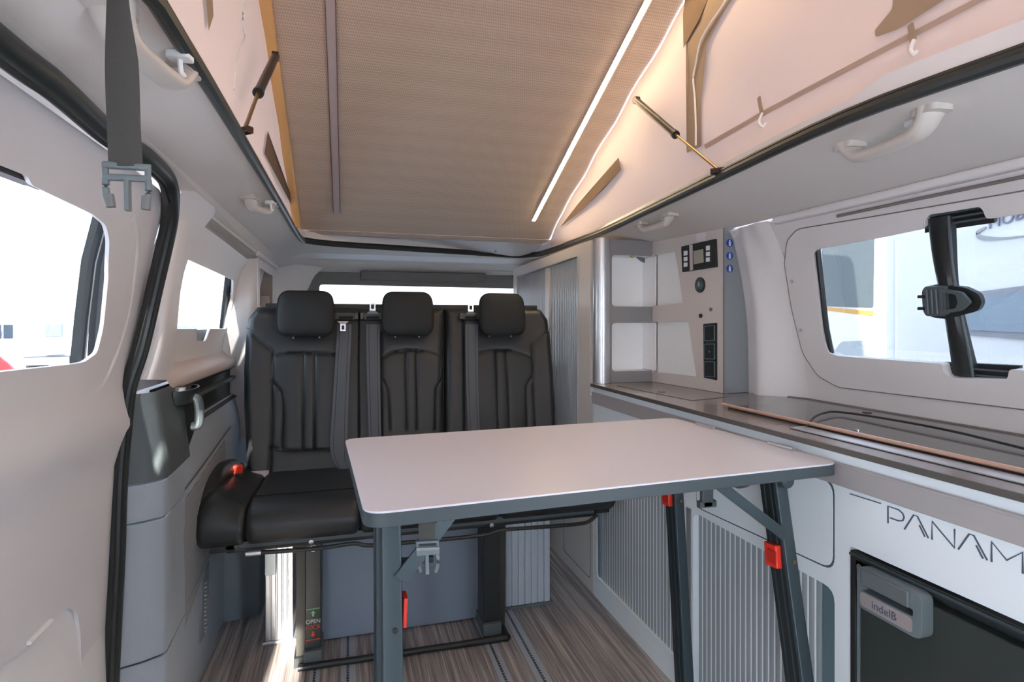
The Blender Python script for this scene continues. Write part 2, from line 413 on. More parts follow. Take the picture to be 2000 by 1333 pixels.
# ---- sliding door (left, near)
SEALP = [P(0, 85, z=1.402)+Vector((0, -.5, 0)), P(0, 85, z=1.402), P(110, 168, z=1.402), P(210, 258, z=1.402), P(282, 305, z=1.40), P(318, 338, z=1.402), P(331, 366, z=1.385), P(333, 400, y=1.435), P(328, 450, y=1.475), P(303, 560, y=1.5), P(275, 680, y=1.5), P(250, 760, y=1.5), P(240, 850, y=1.5), P(232, 950, y=1.5), P(228, 1080, y=1.5), P(222, 1200, y=1.5), P(216, 1333, y=1.5), P(213, 1500, y=1.5)]
SEALP = cr(SEALP, 5)
def seal_x(z):
    best = min(SEALP, key=lambda p: abs(p.z-z)+(0 if p.y > 1.4 else 9)); return best.x
d1 = sempty('door_1', 'sliding door with pale trim and sliding window')
win1 = SL([(-120, 285), (55, 345), (62, 362), (180, 418), (207, 440), (214, 470), (212, 540), (202, 640), (190, 690), (165, 708), (140, 712), (0, 727), (-120, 738)], xd)
win1 = [(.55, win1[0][1])] + win1[1:-1] + [(.55, win1[-1][1])]
win1 = rnd(win1, .012, 3)
# fixed door outline following the seal
edge = [(p.y, p.z) for p in SEALP if p.z < 1.39 and p.y > 1.2]
door_out = [(-.35, -.02), (-.35, 1.385), (1.22, 1.385)]+edge[2:]+[(1.5, -.02)]
door_out2 = []
for q in door_out:
    if not door_out2 or (Vector(q)-Vector(door_out2[-1])).length > .008: door_out2.append(q)
pocket = rnd(SL([(-60, 1345), (60, 1262), (128, 1188), (150, 1190), (158, 1240), (162, 1420), (-60, 1420)], xd), .02, 4)
dp = link('door_panel', slab(door_out2[::-1], [win1[::-1], pocket], lambda y, z: (xd(z)+.012*math.exp(-((z-.9)/.05)**2)*max(0, min(1, (1.5-y)/.3)), y, z), .007, grid=(.05, .03)), DOORM, d1)
# pocket bottom and ribs
link('door_pocket', slab([(p[0]*1, p[1]) for p in rnd(SL([(-90, 1360), (60, 1240), (128, 1170), (160, 1180), (170, 1240), (172, 1440), (-90, 1440)], xd), .02, 4)], [], lambda y, z: (xd(z)-.03, y, z), .004, grid=(.05, .05)), mat('pocket_plastic', (190, 204, 218), .4), d1)
a, b = S(52, 1258, xd), S(97, 1213, xd)
link('pocket_highlight', bar(Vector((a.x-.004, a.y, a.z)), Vector((b.x-.004, b.y, b.z)), .006, .022, up=(1, 0, 0), r=.003), STW, d1)  # white bar painting the highlight on the pocket slot
# raised return on the trailing edge and swage of the belt line
e1 = [S(u, v, xd) for u, v in ((262, 420), (270, 470), (262, 560), (240, 660), (205, 745), (150, 790), (60, 815), (-40, 835))]
link('trim_swage', tube(cr([p+Vector((-.0108, 0, 0)) for p in e1], 6), .013, 14), DOORM, d1)
link('seal', tube(SEALP, .018, 12, up=(1, 0, 0)), RUBBER, d1)
link('seal_bead', tube([p+Vector((.006, -.014, 0)) if p.y > 1.4 else p+Vector((-.004, 0, -.014)) for p in SEALP], .008, 8, up=(1, 0, 0)), BLACK, d1)
# window of the sliding door
w1 = sempty('window_1', 'side window in the sliding door')
gl = link('pane', slab([(.5, .98), (1.5, .98), (1.5, 1.36), (.5, 1.36)], [], lambda y, z: (xd(z)-.045, y, z), .003, grid=(.2, .05)), GLASS2, w1)
def zcol(u0, v0, u1, v1, off, wd, m, nm, dp_=.012):
    a = S(u0, v0, lambda z: xd(z)+off); b = S(u1, v1, lambda z: xd(z)+off); pts = [a.lerp(b, t) for t in (0, .33, .66, 1)]
    pts = [Vector((xd(p.z)+off, p.y, p.z)) for p in pts]
    bm = bmesh.new(); sweep(bm, pts, rect(dp_, wd), up=(0, 1, 0)); return link(nm, bm, m, w1)
zcol(200, 395, 146, 725, -.035, .02, BLACK, 'window_bar')
zcol(214, 400, 160, 735, -.03, .006, STEEL, 'guide_rail', .006)
zcol(226, 400, 182, 735, -.032, .034, BLACK, 'window_bar')
zcol(236, 440, 196, 735, -.024, .004, mat('dull_steel', (110, 112, 112), .4, metal=.6), 'guide_rail', .006)
link('window_track', bar(S(-100, 285, lambda z: xd(z)-.02), S(62, 350, lambda z: xd(z)-.02), .02, .018, up=(1, 0, 0)), BLACK, w1)
link('window_track', bar(Vector((xd(1.31)-.03, .5, 1.312)), Vector((xd(1.31)-.03, 1.05, 1.318)), .03, .03, up=(1, 0, 0)), BLACK, w1)

# ---- left rear quarter wall with its window
wl = sempty('wall_left', 'left wall trim behind the sliding door')
q = SL([(326, 480), (343, 372), (372, 374), (409, 405), (409, 418), (392, 438)], xl)
qt = [(1.50, .93), (1.50, 1.25), (1.47, 1.38)]+[q[2], q[3], q[4], q[5]]+[(2.0, 1.365), (2.75, 1.352), (3.05, 1.36), (3.05, .93)]
win2 = SL([(367, 507), (440, 540), (456, 548), (455, 590), (446, 636), (440, 643), (410, 643), (404, 662), (401, 667), (385, 666), (385, 643), (343, 643), (338, 636), (352, 560)], xl)
win2 = rnd(win2, .008, 3)
link('quarter_panel', slab(qt[::-1], [win2], YZl(xl), .008, grid=(.06, .04)), WHITE, wl)
# pillar cover (raised, two faced)
Lf = [(338, 372), (330, 450), (312, 560), (290, 680), (272, 742)]
Cf = [(356, 373), (352, 450), (336, 560), (318, 680), (300, 742)]
Rf = [(378, 378), (366, 450), (352, 560), (342, 680), (338, 742)]
rows = []
for (a, b, c) in zip(Lf, Cf, Rf):
    A = P(*a, y=1.53); A.x = min(A.x, -.40); Bm = P(*b, y=1.56); C = S(*c, xl)
    rows.append([A+Vector((-.03, .01, 0)), A, Bm, C.lerp(Bm, .5)+Vector((.006, 0, 0)), C, C+Vector((-.03, 0, 0))])
link('pillar_cover', patch(rows, 4), WHITE, wl)
br = SL([(343, 372), (372, 374), (410, 405), (411, 417), (386, 448), (370, 480), (350, 530), (337, 600), (330, 742), (310, 742), (318, 560)], xl)
link('pillar_bracket', slab(rnd(br, .012, 3), [], lambda y, z: (xl(z)+.013, y, z), .016, grid=(.05, .04)), WHITE, wl, bevel=.003)
# header channel above the panel, its shade painted as a darker plastic
hp = [S(388, 452, xl), S(430, 478, xl), S(470, 505, xl), S(500, 527, xl)]
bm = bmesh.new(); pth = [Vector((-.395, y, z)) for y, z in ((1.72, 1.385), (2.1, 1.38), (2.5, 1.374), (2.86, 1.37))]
sweep(bm, pth, [(-.03, .012), (.020, .016), (.024, .004), (.012, -.004), (-.05, -.030)], up=(0, 0, 1)); link('header_channel', bm, mat('channel_shade_plastic', (176, 168, 161), .6), wl)
link('roof_rail_trim', bar(Vector((-.375, 1.70, 1.398)), Vector((-.372, 2.95, 1.388)), .014, .012, r=.004), WHITE, wl)
# window 2 glass and bar
w2 = sempty('window_2', 'left rear quarter window')
link('pane', slab([(1.7, 1.0), (2.75, 1.0), (2.75, 1.33), (1.7, 1.33)], [], lambda y, z: (xl(z)-.035, y, z), .003, grid=(.2, .05)), GLASS2, w2)
a, b = S(448, 530, lambda z: xl(z)-.028), S(434, 655, lambda z: xl(z)-.028)
link('window_bar', bar(a, b, .012, .07, up=(0, 1, 0)), BLACK, w2)
a, b = S(452, 545, lambda z: xl(z)-.02), S(441, 655, lambda z: xl(z)-.02)
link('guide_rail', bar(a, b, .005, .012, up=(0, 1, 0)), mat('dull_steel', (110, 112, 112), .4), w2)
link('window_track', bar((xl(1.04)-.02, 1.9, 1.045), (xl(1.04)-.02, 2.6, 1.045), .012, .05), mat('track_grey', (120, 128, 130), .4), w2)
# sill ledge between panel and lower trim
sp_ = [[Vector((xl(z)+o, y, z)) for y in (1.70, 1.9, 2.2, 2.5, 3.0)] for o, z in ((0, .975), (.012, .958), (.034, .945), (.040, .932), (.034, .915), (0, .912))]
link('sill_ledge', thick(patch(sp_, 2), .003), mat('sill_rose_plastic', (205, 190, 182), .45), wl)
# black recess belt
rs = [[Vector((x, y, z)) for y in (1.66, 2.0, 2.5, 3.0)] for x, z in ((-.455, .915), (-.475, .90), (-.475, .80), (-.448, .785))]
link('belt_recess', thick(patch(rs, 1), .003), BLACK, wl)
link('belt_shelf', B((-.478, 1.95, .862), (-.452, 3.0, .874)), DARKG, wl)
# lower trim: pillar foot (front face + side), three blocks split by seams
def foot(nm, z0, z1, m, off=0, v=None):
    rows = []
    for z in (z0, (z0+z1)/2, z1):
        xA = seal_x(z)+.01; xe = -.423+off-.03*max(0, (z-.7))/.25
        rows.append([Vector((xA-.02, 1.50, z)), Vector((xA, 1.515, z)), Vector(((xA+xe)/2, 1.53, z)), Vector((xe-.006, 1.552, z)), Vector((xe, 1.565, z)), Vector((xe-.002, 1.62, z)), Vector((xe-.006, v or 1.75, z))])
    return link(nm, thick(patch(rows), .004), m, wl, sharp=50)
foot('pillar_foot', -.0, .295, GREYP); foot('pillar_foot', .301, .625, GREYP); foot('pillar_foot', .631, .715, GREYP); foot('pillar_block', .72, .93, DARKG, .004, 1.80)
# side trim running back from the foot
def xs(z): return interp(z, [(0, -.437), (.5, -.432), (.70, -.436), (.76, -.45), (.80, -.462), (.9, -.47)])
link('side_trim', slab([(1.74, 0), (3.0, 0), (3.0, .82), (2.1, .80), (1.98, .79), (1.74, .79)], [], YZl(xs), .006, grid=(.08, .05))if 0 else slab([(1.74, 0), (3.0, 0), (3.0, .80), (1.74, .80)], [], YZl(xs), .006, grid=(.08, .05)), GREYP, wl)
rb = [(p.y, p.z) for p in (PP(u, v, (1, 0, 0), (-.428, 0, 0)) for u, v in ((330, 1000), (330, 1165), (395, 1060), (412, 960), (418, 905), (378, 905)))]
zz = [(1.70, .58), (2.28, .68), (2.28, .36), (1.95, .33), (1.70, .23)]
link('ribbed_panel', slab(rnd([(1.70, .60), (1.70, .24), (2.12, .36), (2.3, .45), (2.3, .665)], .01), [], lambda y, z: (xs(z)+.004, y, z), .004, grid=(.1, .1)), RIBBED, wl)
link('trim_groove', tube([(xs(.625)+.004, 1.62, .627), (xs(.65)+.004, 1.9, .648), (xs(.7)+.004, 2.4, .695)], .0022, 6), DARKG, wl)
link('trim_groove', tube([(xs(.3)+.002, 1.62, .298), (xs(.3)+.003, 1.9, .33), (xs(.3)+.003, 2.3, .40)], .002, 6), DARKG, wl)
# dark side block with cup holder and hook
link('side_block', slab(rnd([(1.62, .93), (1.62, .715), (1.78, .735), (1.96, .80), (2.0, .93)][::-1], .008), [], lambda y, z: (-.432-.035*max(0, z-.74)/.2, y, z), .012, grid=(.05, .05)), BLACK, wl)
# cup holder ring : a flared tub standing out of the block
cup = sempty('trim_2', 'cup holder set in the dark pillar block')
cc = P(352, 752, x=-.435)
bm = bmesh.new(); rr = []
for z, s in ((.868, .7), (.875, .93), (.905, 1.0), (.912, 1.0), (.912, .88), (.895, .84), (.872, .6)):
    rr.append([Vector((-.445+.035*s*math.cos(t), 1.80+.10*s*math.sin(t), z)) for t in [2*PI*k/24 for k in range(24)]])
loft(bm, rr, cap=True); link('cup_ring', bm, BLACK, cup)
link('cup_insert', disc((-.44, 1.74, .895), (0, 0, 1), .016, .025), mat('pale_insert', (150, 150, 148), .4), cup)
hk = [(-.425, 1.79, .885), (-.408, 1.79, .882), (-.402, 1.79, .85), (-.405, 1.79, .81), (-.420, 1.79, .805)]
link('hook', tube(cr(hk, 5), .012, 10, up=(0, 1, 0), ry=.02), DARKG, cup)
link('vent_panel', slab(rnd([(1.93, .12), (2.02, .12), (2.04, .33), (1.95, .28)], .006), [], lambda y, z: (xs(z)+.005, y, z), .005), mat('vent_grey', (118, 126, 132), .5), wl)
bm = bmesh.new()
for k in range(13): box(bm, (-.43, 1.975, .13+k*.0125), (-.424, 2.0, .136+k*.0125))
tt = link('vent_teeth', bm, mat('vent_light', (160, 168, 172), .5), wl); tt['kind'] = 'stuff'
link('rear_side_panel', B((-.47, 2.93, 0), (-.375, 3.37, 1.04)), WHITE, wl)
# wheel arch box behind
link('wheel_arch', thick(patch([[Vector((-.44, 2.3, 0)), Vector((-.44, 2.3, .3)), Vector((-.44, 2.32, .42))], [Vector((-.32, 2.32, 0)), Vector((-.32, 2.32, .26)), Vector((-.36, 2.42, .40))], [Vector((-.30, 3.3, 0)), Vector((-.30, 3.3, .26)), Vector((-.36, 3.3, .40))]]), .004), mat('wheel_arch_grey', (110, 120, 128), .6), wl)
# outer body skin left, below windows and behind
link('body_skin', slab([(-.5, -.1), (3.5, -.1), (3.5, 1.46), (-.5, 1.46)], [[(.2, .96), (1.66, .96), (1.66, 1.37), (.2, 1.37)], [(1.78, 1.0), (3.1, 1.0), (3.1, 1.34), (1.78, 1.34)]], lambda y, z: (xl(z)-.075, y, z), -.004, grid=(.3, .1)), ROOFW, wl)

# ---- rear left pillar with storage box, rear corner shell
dpil = sempty('trim_3', 'rear pillar with open storage box')
pb = [[Vector((x if x > -.4 else (xl(z)-.012 if x < -.46 else (xl(z)-.39)/2), y, z)) for x, y in ((-.475, 2.60), (-.44, 2.625), (-.39, 2.64), (-.372, 2.67))] for z in (.6, .9, 1.1, 1.25, 1.375)]
link('pillar_cover', thick(patch(pb, 2), .004), WHITE, dpil)
o0 = [(2.665, 1.02), (3.24, 1.02), (3.24, 1.385), (2.665, 1.385)]
hb = rnd([(2.72, 1.165), (3.17, 1.165), (3.17, 1.335), (2.72, 1.335)], .015)
link('storage_frame', slab(o0[::-1], [hb], lambda y, z: (-.372, y, z), .012), WHITE, dpil)
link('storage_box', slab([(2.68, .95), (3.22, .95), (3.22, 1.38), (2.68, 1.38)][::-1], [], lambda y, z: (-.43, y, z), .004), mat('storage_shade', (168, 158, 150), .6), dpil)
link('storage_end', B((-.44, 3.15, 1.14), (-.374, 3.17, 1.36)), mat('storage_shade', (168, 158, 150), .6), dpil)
link('storage_flap', B((-.42, 3.09, 1.17), (-.380, 3.10, 1.225)), WHITE, dpil, bevel=.004)
link('pillar_cap', B((-.415, 2.60, 1.376), (-.355, 3.26, 1.394)), WHITE, dpil, bevel=.004)
# rear corner shell + rear wall (tailgate)
wr_ = sempty('wall_rear', 'rear wall with tailgate window')
rows = []
for z, e in ((.7, -.24), (1.1, -.245), (1.22, -.235), (1.3, -.21), (1.36, -.18), (1.40, -.13), (1.422, -.05)):
    rows.append([Vector((-.372, 3.20, z)), Vector((-.365, 3.27, z)), Vector((-.33, 3.33, z)), Vector((e-.03, 3.355, z)), Vector((e, 3.35, z-.004)), Vector((e+.004, 3.37, z-.004))])
link('corner_shell', patch(rows, 2), WHITE, wr_)
rw = rnd([(-.155, .86), (1.1, .86), (1.1, 1.302), (-.155, 1.308)], .02)
link('tailgate_panel', slab([(-.42, 0), (1.40, 0), (1.40, 1.47), (-.42, 1.47)], [rw], lambda x, z: (x, 3.385, z), .02), mat('tailgate_grey', (120, 120, 118), .6), wr_)
link('tailgate_header', bar((-.10, 3.365, 1.418), (1.3, 3.365, 1.418), .03, .03, r=.012), mat('header_dark', (84, 90, 90), .5), wr_)
link('header_plate', B((.07, 3.360, 1.335), (.80, 3.384, 1.388)), mat('header_plate_grey', (104, 104, 102), .5), wr_, bevel=.004)
w3 = sempty('window_3', 'tailgate window'); link('pane', B((-.2, 3.42, .8), (1.15, 3.424, 1.34)), GLASS, w3)

# ---- right wall with long window
wrt = sempty('wall_right', 'right wall trim above the kitchen')
out_r = [(-.5, .80), (2.2, .80), (2.2, 1.41), (-.5, 1.41)]
win3 = SL([(1592, 497), (1600, 487), (1720, 465), (1806, 447), (1806, 430), (1815, 420), (1915, 404), (1923, 410), (1930, 428), (2000, 418), (2100, 404)], xr)
win3b = SL([(2100, 730), (1975, 722), (1972, 738), (1966, 743), (1860, 738), (1846, 728), (1843, 711), (1640, 696), (1622, 690), (1610, 660)], xr)
win3 = rnd(win3[:-1]+[(.25, win3[-1][1]), (.25, win3b[0][1])]+win3b[1:], .006, 3)
link('wall_panel', slab(out_r, [win3[::-1]], lambda y, z: (xr(z)+.0, y, z), -.02, grid=(.06, .04)), WHITE, wrt)
# raised surround panel line
sr = SL([(2100, 355), (2000, 374), (1700, 425), (1560, 448), (1540, 470), (1534, 510), (1548, 600), (1570, 690), (1600, 735), (1640, 757), (2000, 800), (2100, 812)], xr)
sr2 = [(.1, sr[0][1])]+sr[1:-1]+[(.1, sr[-1][1])]
link('window_surround', slab(rnd(sr2, .02, 4), [win3], lambda y, z: (xr(z)-.006, y, z), -.006, grid=(.06, .04)), WHITE, wrt)
link('surround_groove', tube([Vector((xr(z)-.006, y, z)) for y, z in rnd(sr2, .02, 4)[6:-6]], .0016, 6), mat('groove_shade', (128, 121, 117), .6), wrt)
for u, v in ((1550, 550), (1567, 645), (1460, 538)): 
    p = S(u, v, xr); link('trim_clip', disc(p+Vector((-.004, 0, 0)), (-1, 0, 0), .006, .004), mat('clip_plastic', (185, 178, 174), .4), wrt)
# swage lines above window, lower shelf edge
link('header_groove', tube([Vector((xr(z)-.008, y, z)) for y, z in SL([(1640, 423), (1760, 397), (1880, 372), (2000, 347), (2100, 326)], xr)], .004, 8), mat('groove_shade', (128, 121, 117), .6), wrt)
bm = bmesh.new(); sweep(bm, [Vector((1.262, y, 1.408)) for y in (-.5, .5, 1.0, 1.46)], rect(.03, .022, .008)); link('header_ridge', bm, WHITE, wrt)
# curved pillar at the rear end of the window
rows = []
for z in (.85, 1.0, 1.13, 1.257, 1.35, 1.38, 1.415):
    x = xr(z); xe = interp(z, [(.85, 1.345), (1.0, 1.343), (1.13, 1.335), (1.257, 1.314), (1.38, 1.284), (1.42, 1.275)]); rows.append([Vector((x+.004, 1.50, z)), Vector((x-.010, 1.54, z)), Vector((x+(xe-x)*.6-.008, 1.585, z)), Vector((xe-.010, 1.625, z)), Vector((xe, 1.67, z)), Vector((xe+.012, 1.8, z)), Vector((xe+.03, 2.1, z))])
link('pillar_shell', thick(patch(rows, 3), .004), WHITE, wrt)
link('body_skin', slab([(-.5, -.1), (3.5, -.1), (3.5, 1.47), (-.5, 1.47)], [[(.0, .92), (1.8, .92), (1.8, 1.39), (.0, 1.39)]], lambda y, z: (xr(z)+.09, y, z), .004, grid=(.3, .1)), ROOFW, wrt)
w4 = sempty('window_4', 'long sliding window over the kitchen')
link('pane', slab([(.2, .94), (1.5, .94), (1.5, 1.37), (.2, 1.37)], [], lambda y, z: (xr(z)+.05, y, z), -.003, grid=(.2, .05)), GLASS, w4)
f4 = lambda z: xr(z)+.035
f4 = lambda z: xr(z)+.006
a = [S(u, v, f4) for u, v in ((1597, 487), (1605, 560), (1614, 640), (1625, 697))]
link('window_bar', tube(a, .008, 8), BLACK, w4)
f5 = lambda z: xr(z)+.02
mull = cr([(S(u, v, f5)) for u, v in ((1836, 425), (1842, 500), (1850, 560), (1862, 620), (1878, 700), (1884, 735))], 4)
bm = bmesh.new(); rings = []
for i, p in enumerate(mull):
    t = i/(len(mull)-1); wd = .022+.004*math.cos(t*PI*2)
    rings.append([p+Vector((.012, wd, 0)), p+Vector((-.004, wd, 0)), p+Vector((-.010, wd*.6, 0)), p+Vector((-.010, -wd*.5, 0)), p+Vector((-.004, -wd*.9, 0)), p+Vector((.012, -wd*1.05, 0))])
loft(bm, rings); link('window_mullion', bm, BLACK, w4)
link('mullion_edge', tube([p+Vector((-.006, -.0235, 0)) for p in mull], .0035, 8), DARKG, w4)
def ridged(poly, nm):
    pp = SL(poly, f5); 
    o = link(nm, slab(pp, [], lambda y, z: (f5(z)+.01, y, z), -.01, grid=(.1, .1)), BLACK, w4)
    ya, yb = min(p[0] for p in pp)+.008, max(p[0] for p in pp)-.008; za, zb = min(p[1] for p in pp), max(p[1] for p in pp)
    bm = bmesh.new()
    for k in range(3):
        z = za+(zb-za)*(k+1)/4; sweep(bm, [Vector((f5(z)+.003, ya, z)), Vector((f5(z)+.003, yb, z))], rect(.006, .004))
    link('track_ridge', bm, DARKG, w4)
ridged([(1800, 455), (1802, 415), (1935, 395), (1935, 435)], 'track_cover')
ridged([(1838, 708), (1840, 750), (1985, 755), (1985, 715)], 'track_cover')
# latch on the mullion
lt = thing('window_latch', 'black plastic sliding window latch clipped on the dark mullion', 'latch', S(1855, 590, f5))
fL = lambda z: xr(z)+.008
hl = SL([(1808, 562), (1826, 556), (1885, 562), (1912, 575), (1918, 592), (1910, 608), (1880, 616), (1850, 624), (1818, 620), (1806, 600)], fL)
link('latch_plate', slab(rnd(hl, .008, 4), [], lambda y, z: (fL(z)-.0, y, z), -.012), BLACK, lt)
fM = lambda z: xr(z)-.004
h2 = SL([(1800, 570), (1806, 560), (1845, 560), (1848, 618), (1808, 618), (1802, 606)], fM)
link('latch_slider', slab(rnd(h2, .006, 3), [], lambda y, z: (fM(z), y, z), -.014), DARKG, lt, bevel=.002)
h3 = SL([(1835, 564), (1880, 572), (1897, 592), (1880, 608), (1838, 614)], fM); h3i = SL([(1843, 572), (1868, 576), (1872, 592), (1868, 603), (1843, 607)], fM)
link('latch_loop', slab(rnd(h3, .006, 3), [rnd(h3i, .003, 3)[::-1]], lambda y, z: (fM(z)-.003, y, z), -.008), DARKG, lt)
for v in (580, 603): link('latch_pin', bar(S(1806, v, fM), S(1794, v, fM), .008, .008, r=.002), BLACK, lt)
for k in range(3):
    a = S(1812+k*9, 566, fM)+Vector((-.003, 0, 0)); b = S(1815+k*9, 613, fM)+Vector((-.003, 0, 0)); link('latch_rib', bar(a, b, .003, .003), GREYH, lt)

# ---- cab end behind the camera: side walls with openings widened to admit daylight, and windscreen opening
wf = sempty('wall_front', 'cab end behind the viewpoint')
for f, sgn in ((xl, -1), (xr, 1)):
    link('cab_side', slab([(-1.6, -.1), (-.3, -.1), (-.3, 1.47), (-1.6, 1.47)], [[(-1.45, .06), (-.32, .06), (-.32, 1.38), (-1.2, 1.38)]], lambda y, z: (f(z)+sgn*.07, y, z), .02, grid=(.3, .1)), WHITE, wf)
for x0 in (-.295, .33):  # unseen seats, added and squared off to keep sun off floor and bench
    bm = bmesh.new(); rings = []
    for z, k, dy in ((.35, .9, 0), (.6, 1, 0), (.95, 1, -.03), (1.18, 1, -.03), (1.20, .7, -.04), (1.22, .5, -.05), (1.25, .3, -.05)):
        rings.append([Vector((x0+.315+p.x*k, -1.0+dy+p.y, z)) for p in rnd([(-.315, -.06), (.315, -.06), (.315, .06), (-.315, .06)], .05, 4)])
    loft(bm, rings); link('sun_block_seat', bm, SEAT, wf)
link('sun_block_header', B((-.5, -1.35, 1.27), (1.45, -1.28, 1.5)), WHITE, wf)  # unseen header, added to stop sun passing above the seats
link('dashboard', B((-.5, -1.6, 0), (1.45, -1.3, .80)), DARKG, wf, bevel=.03)
# ================================================================== POP-UP ROOF
RS, RY0 = .432, 2.93                      # slope of the raised roof board, its hinge line
def rz(y): return 1.47+RS*(RY0-y)
pop = thing('pop_up_roof', 'raised beige pop-up roof board tilting up over the cabin with light strip', 'roof', (.39, 2.85, 1.47))
YF = .13
tn = Vector((0, 1, -RS)).normalized(); dn = Vector((0, -RS, -1)).normalized()
def rp(x, y, d=0): return Vector((x, y, rz(y)))+dn*d
bo = rnd([(-.208, YF), (.985, YF), (.99, 1.5), (1.004, RY0-.25), (1.004, RY0-.09), (-.208, RY0-.09)], .05, 4)
bm = slab(bo, [], lambda x, y: rp(x, y), -.03, grid=(.3, .3)); link('roof_board', bm, ROOFB, pop)
link('outer_skin', slab([(-.30, YF-.05), (1.08, YF-.05), (1.08, RY0+.2), (-.30, RY0+.2)], [], lambda x, y: rp(x, y, -.05), -.01, grid=(.4, .4)), ROOFW, pop)
def rplane(u, v): return PP(u, v, dn, rp(0, RY0))
a = rplane(1045, 430); b = rplane(1260, 0); dd = (b-a).normalized(); xm = (a.x+b.x)/2
y0, y1 = a.y, YF+.15
link('light_housing', bar(rp(xm, y0+.004, .002), rp(xm, y1, .002), .024, .006), ALUST, pop)
link('light_strip', bar(rp(xm, y0, .0055), rp(xm, y1, .0055), .0125, .003), LED, pop)
a = rplane(661, 413); b = rplane(640, 0); xm2 = (a.x+b.x)/2
link('aluminium_profile', bar(rp(xm2, a.y, .003), rp(xm2, y1, .003), .026, .008), ALUST, pop)
link('profile_edge', bar(rp(xm2-.014, a.y+.002, .003), rp(xm2-.014, y1, .003), .0025, .010), mat('profile_shadow_gap', (110, 100, 96), .6), pop)
link('profile_edge', bar(rp(xm2+.014, a.y+.002, .003), rp(xm2+.014, y1, .003), .0025, .010), mat('profile_shadow_gap', (110, 100, 96), .6), pop)
bm = bmesh.new(); sweep(bm, [rp(-.222, RY0-.12, .004), rp(-.222, YF, .004)], rect(.034, .03, .012)); link('edge_roll', bm, LEDLIT, pop)
for u, v in ((542, 73), (572, 272), (868, 470), (1028, 475)):
    p = rplane(u, v); link('screw', disc(p, dn, .004, .003, 10), ALUST, pop)

cv = thing('tent_canvas', 'rose-beige fabric bellows closing the sides of the raised roof', 'canvas', (.39, 1.5, 1.5))
def wr(y, z, k): return .006*math.sin(y*5+z*9+k)*math.sin(z*7+y*2+k)+.004*math.sin(y*13-z*17+k)
def opx(y): return interp(y, [(.15, .955), (.5, .94), (.83, .905), (1.26, .945), (1.7, .99), (2.27, 1.022), (2.9, 1.022)])
def cx_r(y, z, off=0): return opx(y)+(.99-opx(y))*min(1, max(0, z-1.49)/max(.1, min(.6, rz(y)-1.49)))+wr(y, z, 1)*min(1, (z-1.48)*5)-off
def cx_l(y, z, off=0): return -.232-.012*math.sin(PI*min(1, max(0, (z-1.49)/max(.05, rz(y)-1.49))))+wr(y, z, 4)*.4+off
def canvas(nm, fx, y0, y1, m, zlo=lambda y: 1.488, zhi=lambda y: rz(y)-.004, ny=60, nz=24):
    rows = []
    for j in range(nz+1):
        r = []
        for i in range(ny+1):
            y = y0+(y1-y0)*i/ny; a_, b_ = zlo(y), max(zlo(y)+.002, zhi(y)); z = a_+(b_-a_)*j/nz; r.append(Vector((fx(y, z), y, z)))
        rows.append(r)
    rows.insert(0, [p+Vector((.12 if p.x > 0 else -.12, 0, .003)) for p in rows[0]])
    return link(nm, patch(rows), m, cv)
canvas('right_side_fabric', cx_r, YF-.04, 2.82, CANVAS); canvas('left_side_fabric', cx_l, YF-.04, 2.78, CANVAS)
link('rear_fabric', B((-.3, 2.80, 1.522), (1.1, 3.2, 1.525)), CANVAS, cv); link('front_sill', B((-.3, .0, 1.494), (1.1, YF+.01, 1.498)), CANVAS, cv)
fr = [[Vector((x, YF-.01+.01*math.sin(x*9+z*5), z)) for x in [-.28+1.32*i/20 for i in range(21)]] for z in [1.49+(rz(YF)-1.49)*j/12 for j in range(13)]]
link('front_fabric', patch(fr), CANVAS, cv)
def CR(u, v, off=0):
    z = 1.6; y = 1.0
    for _ in range(40):
        p = P(u, v, x=cx_r(y, z, off)); y = .5*y+.5*p.y; z = .5*z+.5*p.z
    return p
def CLf(u, v, off=0):
    z = 1.6; y = 1.0
    for _ in range(40):
        p = P(u, v, x=cx_l(y, z, off)); y = .5*y+.5*p.y; z = .5*z+.5*p.z
    return p
def yz(L, f): return [(p.y, p.z) for p in (f(u, v) for u, v in L)]
# darker mosquito-window surround, its zip, hem and toggles
link('window_border', slab(rnd(yz([(1352, -60), (1343, 25), (1345, 300), (1375, 286), (1374, 190), (1384, 90), (1420, 20), (1475, -60)], CR), .01), [], lambda y, z: (cx_r(y, z, .007), y, z), .0, grid=(.05, .05)), MESHB, cv)
link('brown_flap', slab(yz([(1355, -80), (1340, 30), (1341, 95), (1372, 40), (1420, -80)], CR), [], lambda y, z: (cx_r(y, z, .011), y, z), .0, grid=(.05, .05)), FLAP, cv)
link('zip', tube(cr([CR(u, v, .012) for u, v in ((1440, -40), (1412, 10), (1385, 50), (1367, 85), (1358, 130), (1354, 155), (1357, 190), (1359, 240), (1359, 284))], 4), .0028, 8), STW, cv)
link('hem', slab(yz([(1378, 283), (1500, 214), (1700, 108), (1960, -28), (1990, -35), (1980, -24), (1705, 118), (1505, 222), (1382, 292)], CR), [], lambda y, z: (cx_r(y, z, .006), y, z), .0, grid=(.05, .02)), HEM, cv)
link('window_border', slab(rnd(yz([(1752, -30), (1748, 20), (1714, 60), (1716, 74), (1760, 58), (1900, -30)], CR), .005), [], lambda y, z: (cx_r(y, z, .007), y, z), .0, grid=(.05, .05)), MESHB, cv)
link('shade_flap', slab(yz([(1098, 444), (1132, 400), (1213, 308), (1218, 332), (1140, 412), (1104, 440)], CR), [], lambda y, z: (cx_r(y, z, .01), y, z), .0, grid=(.05, .05)), FLAP, cv)
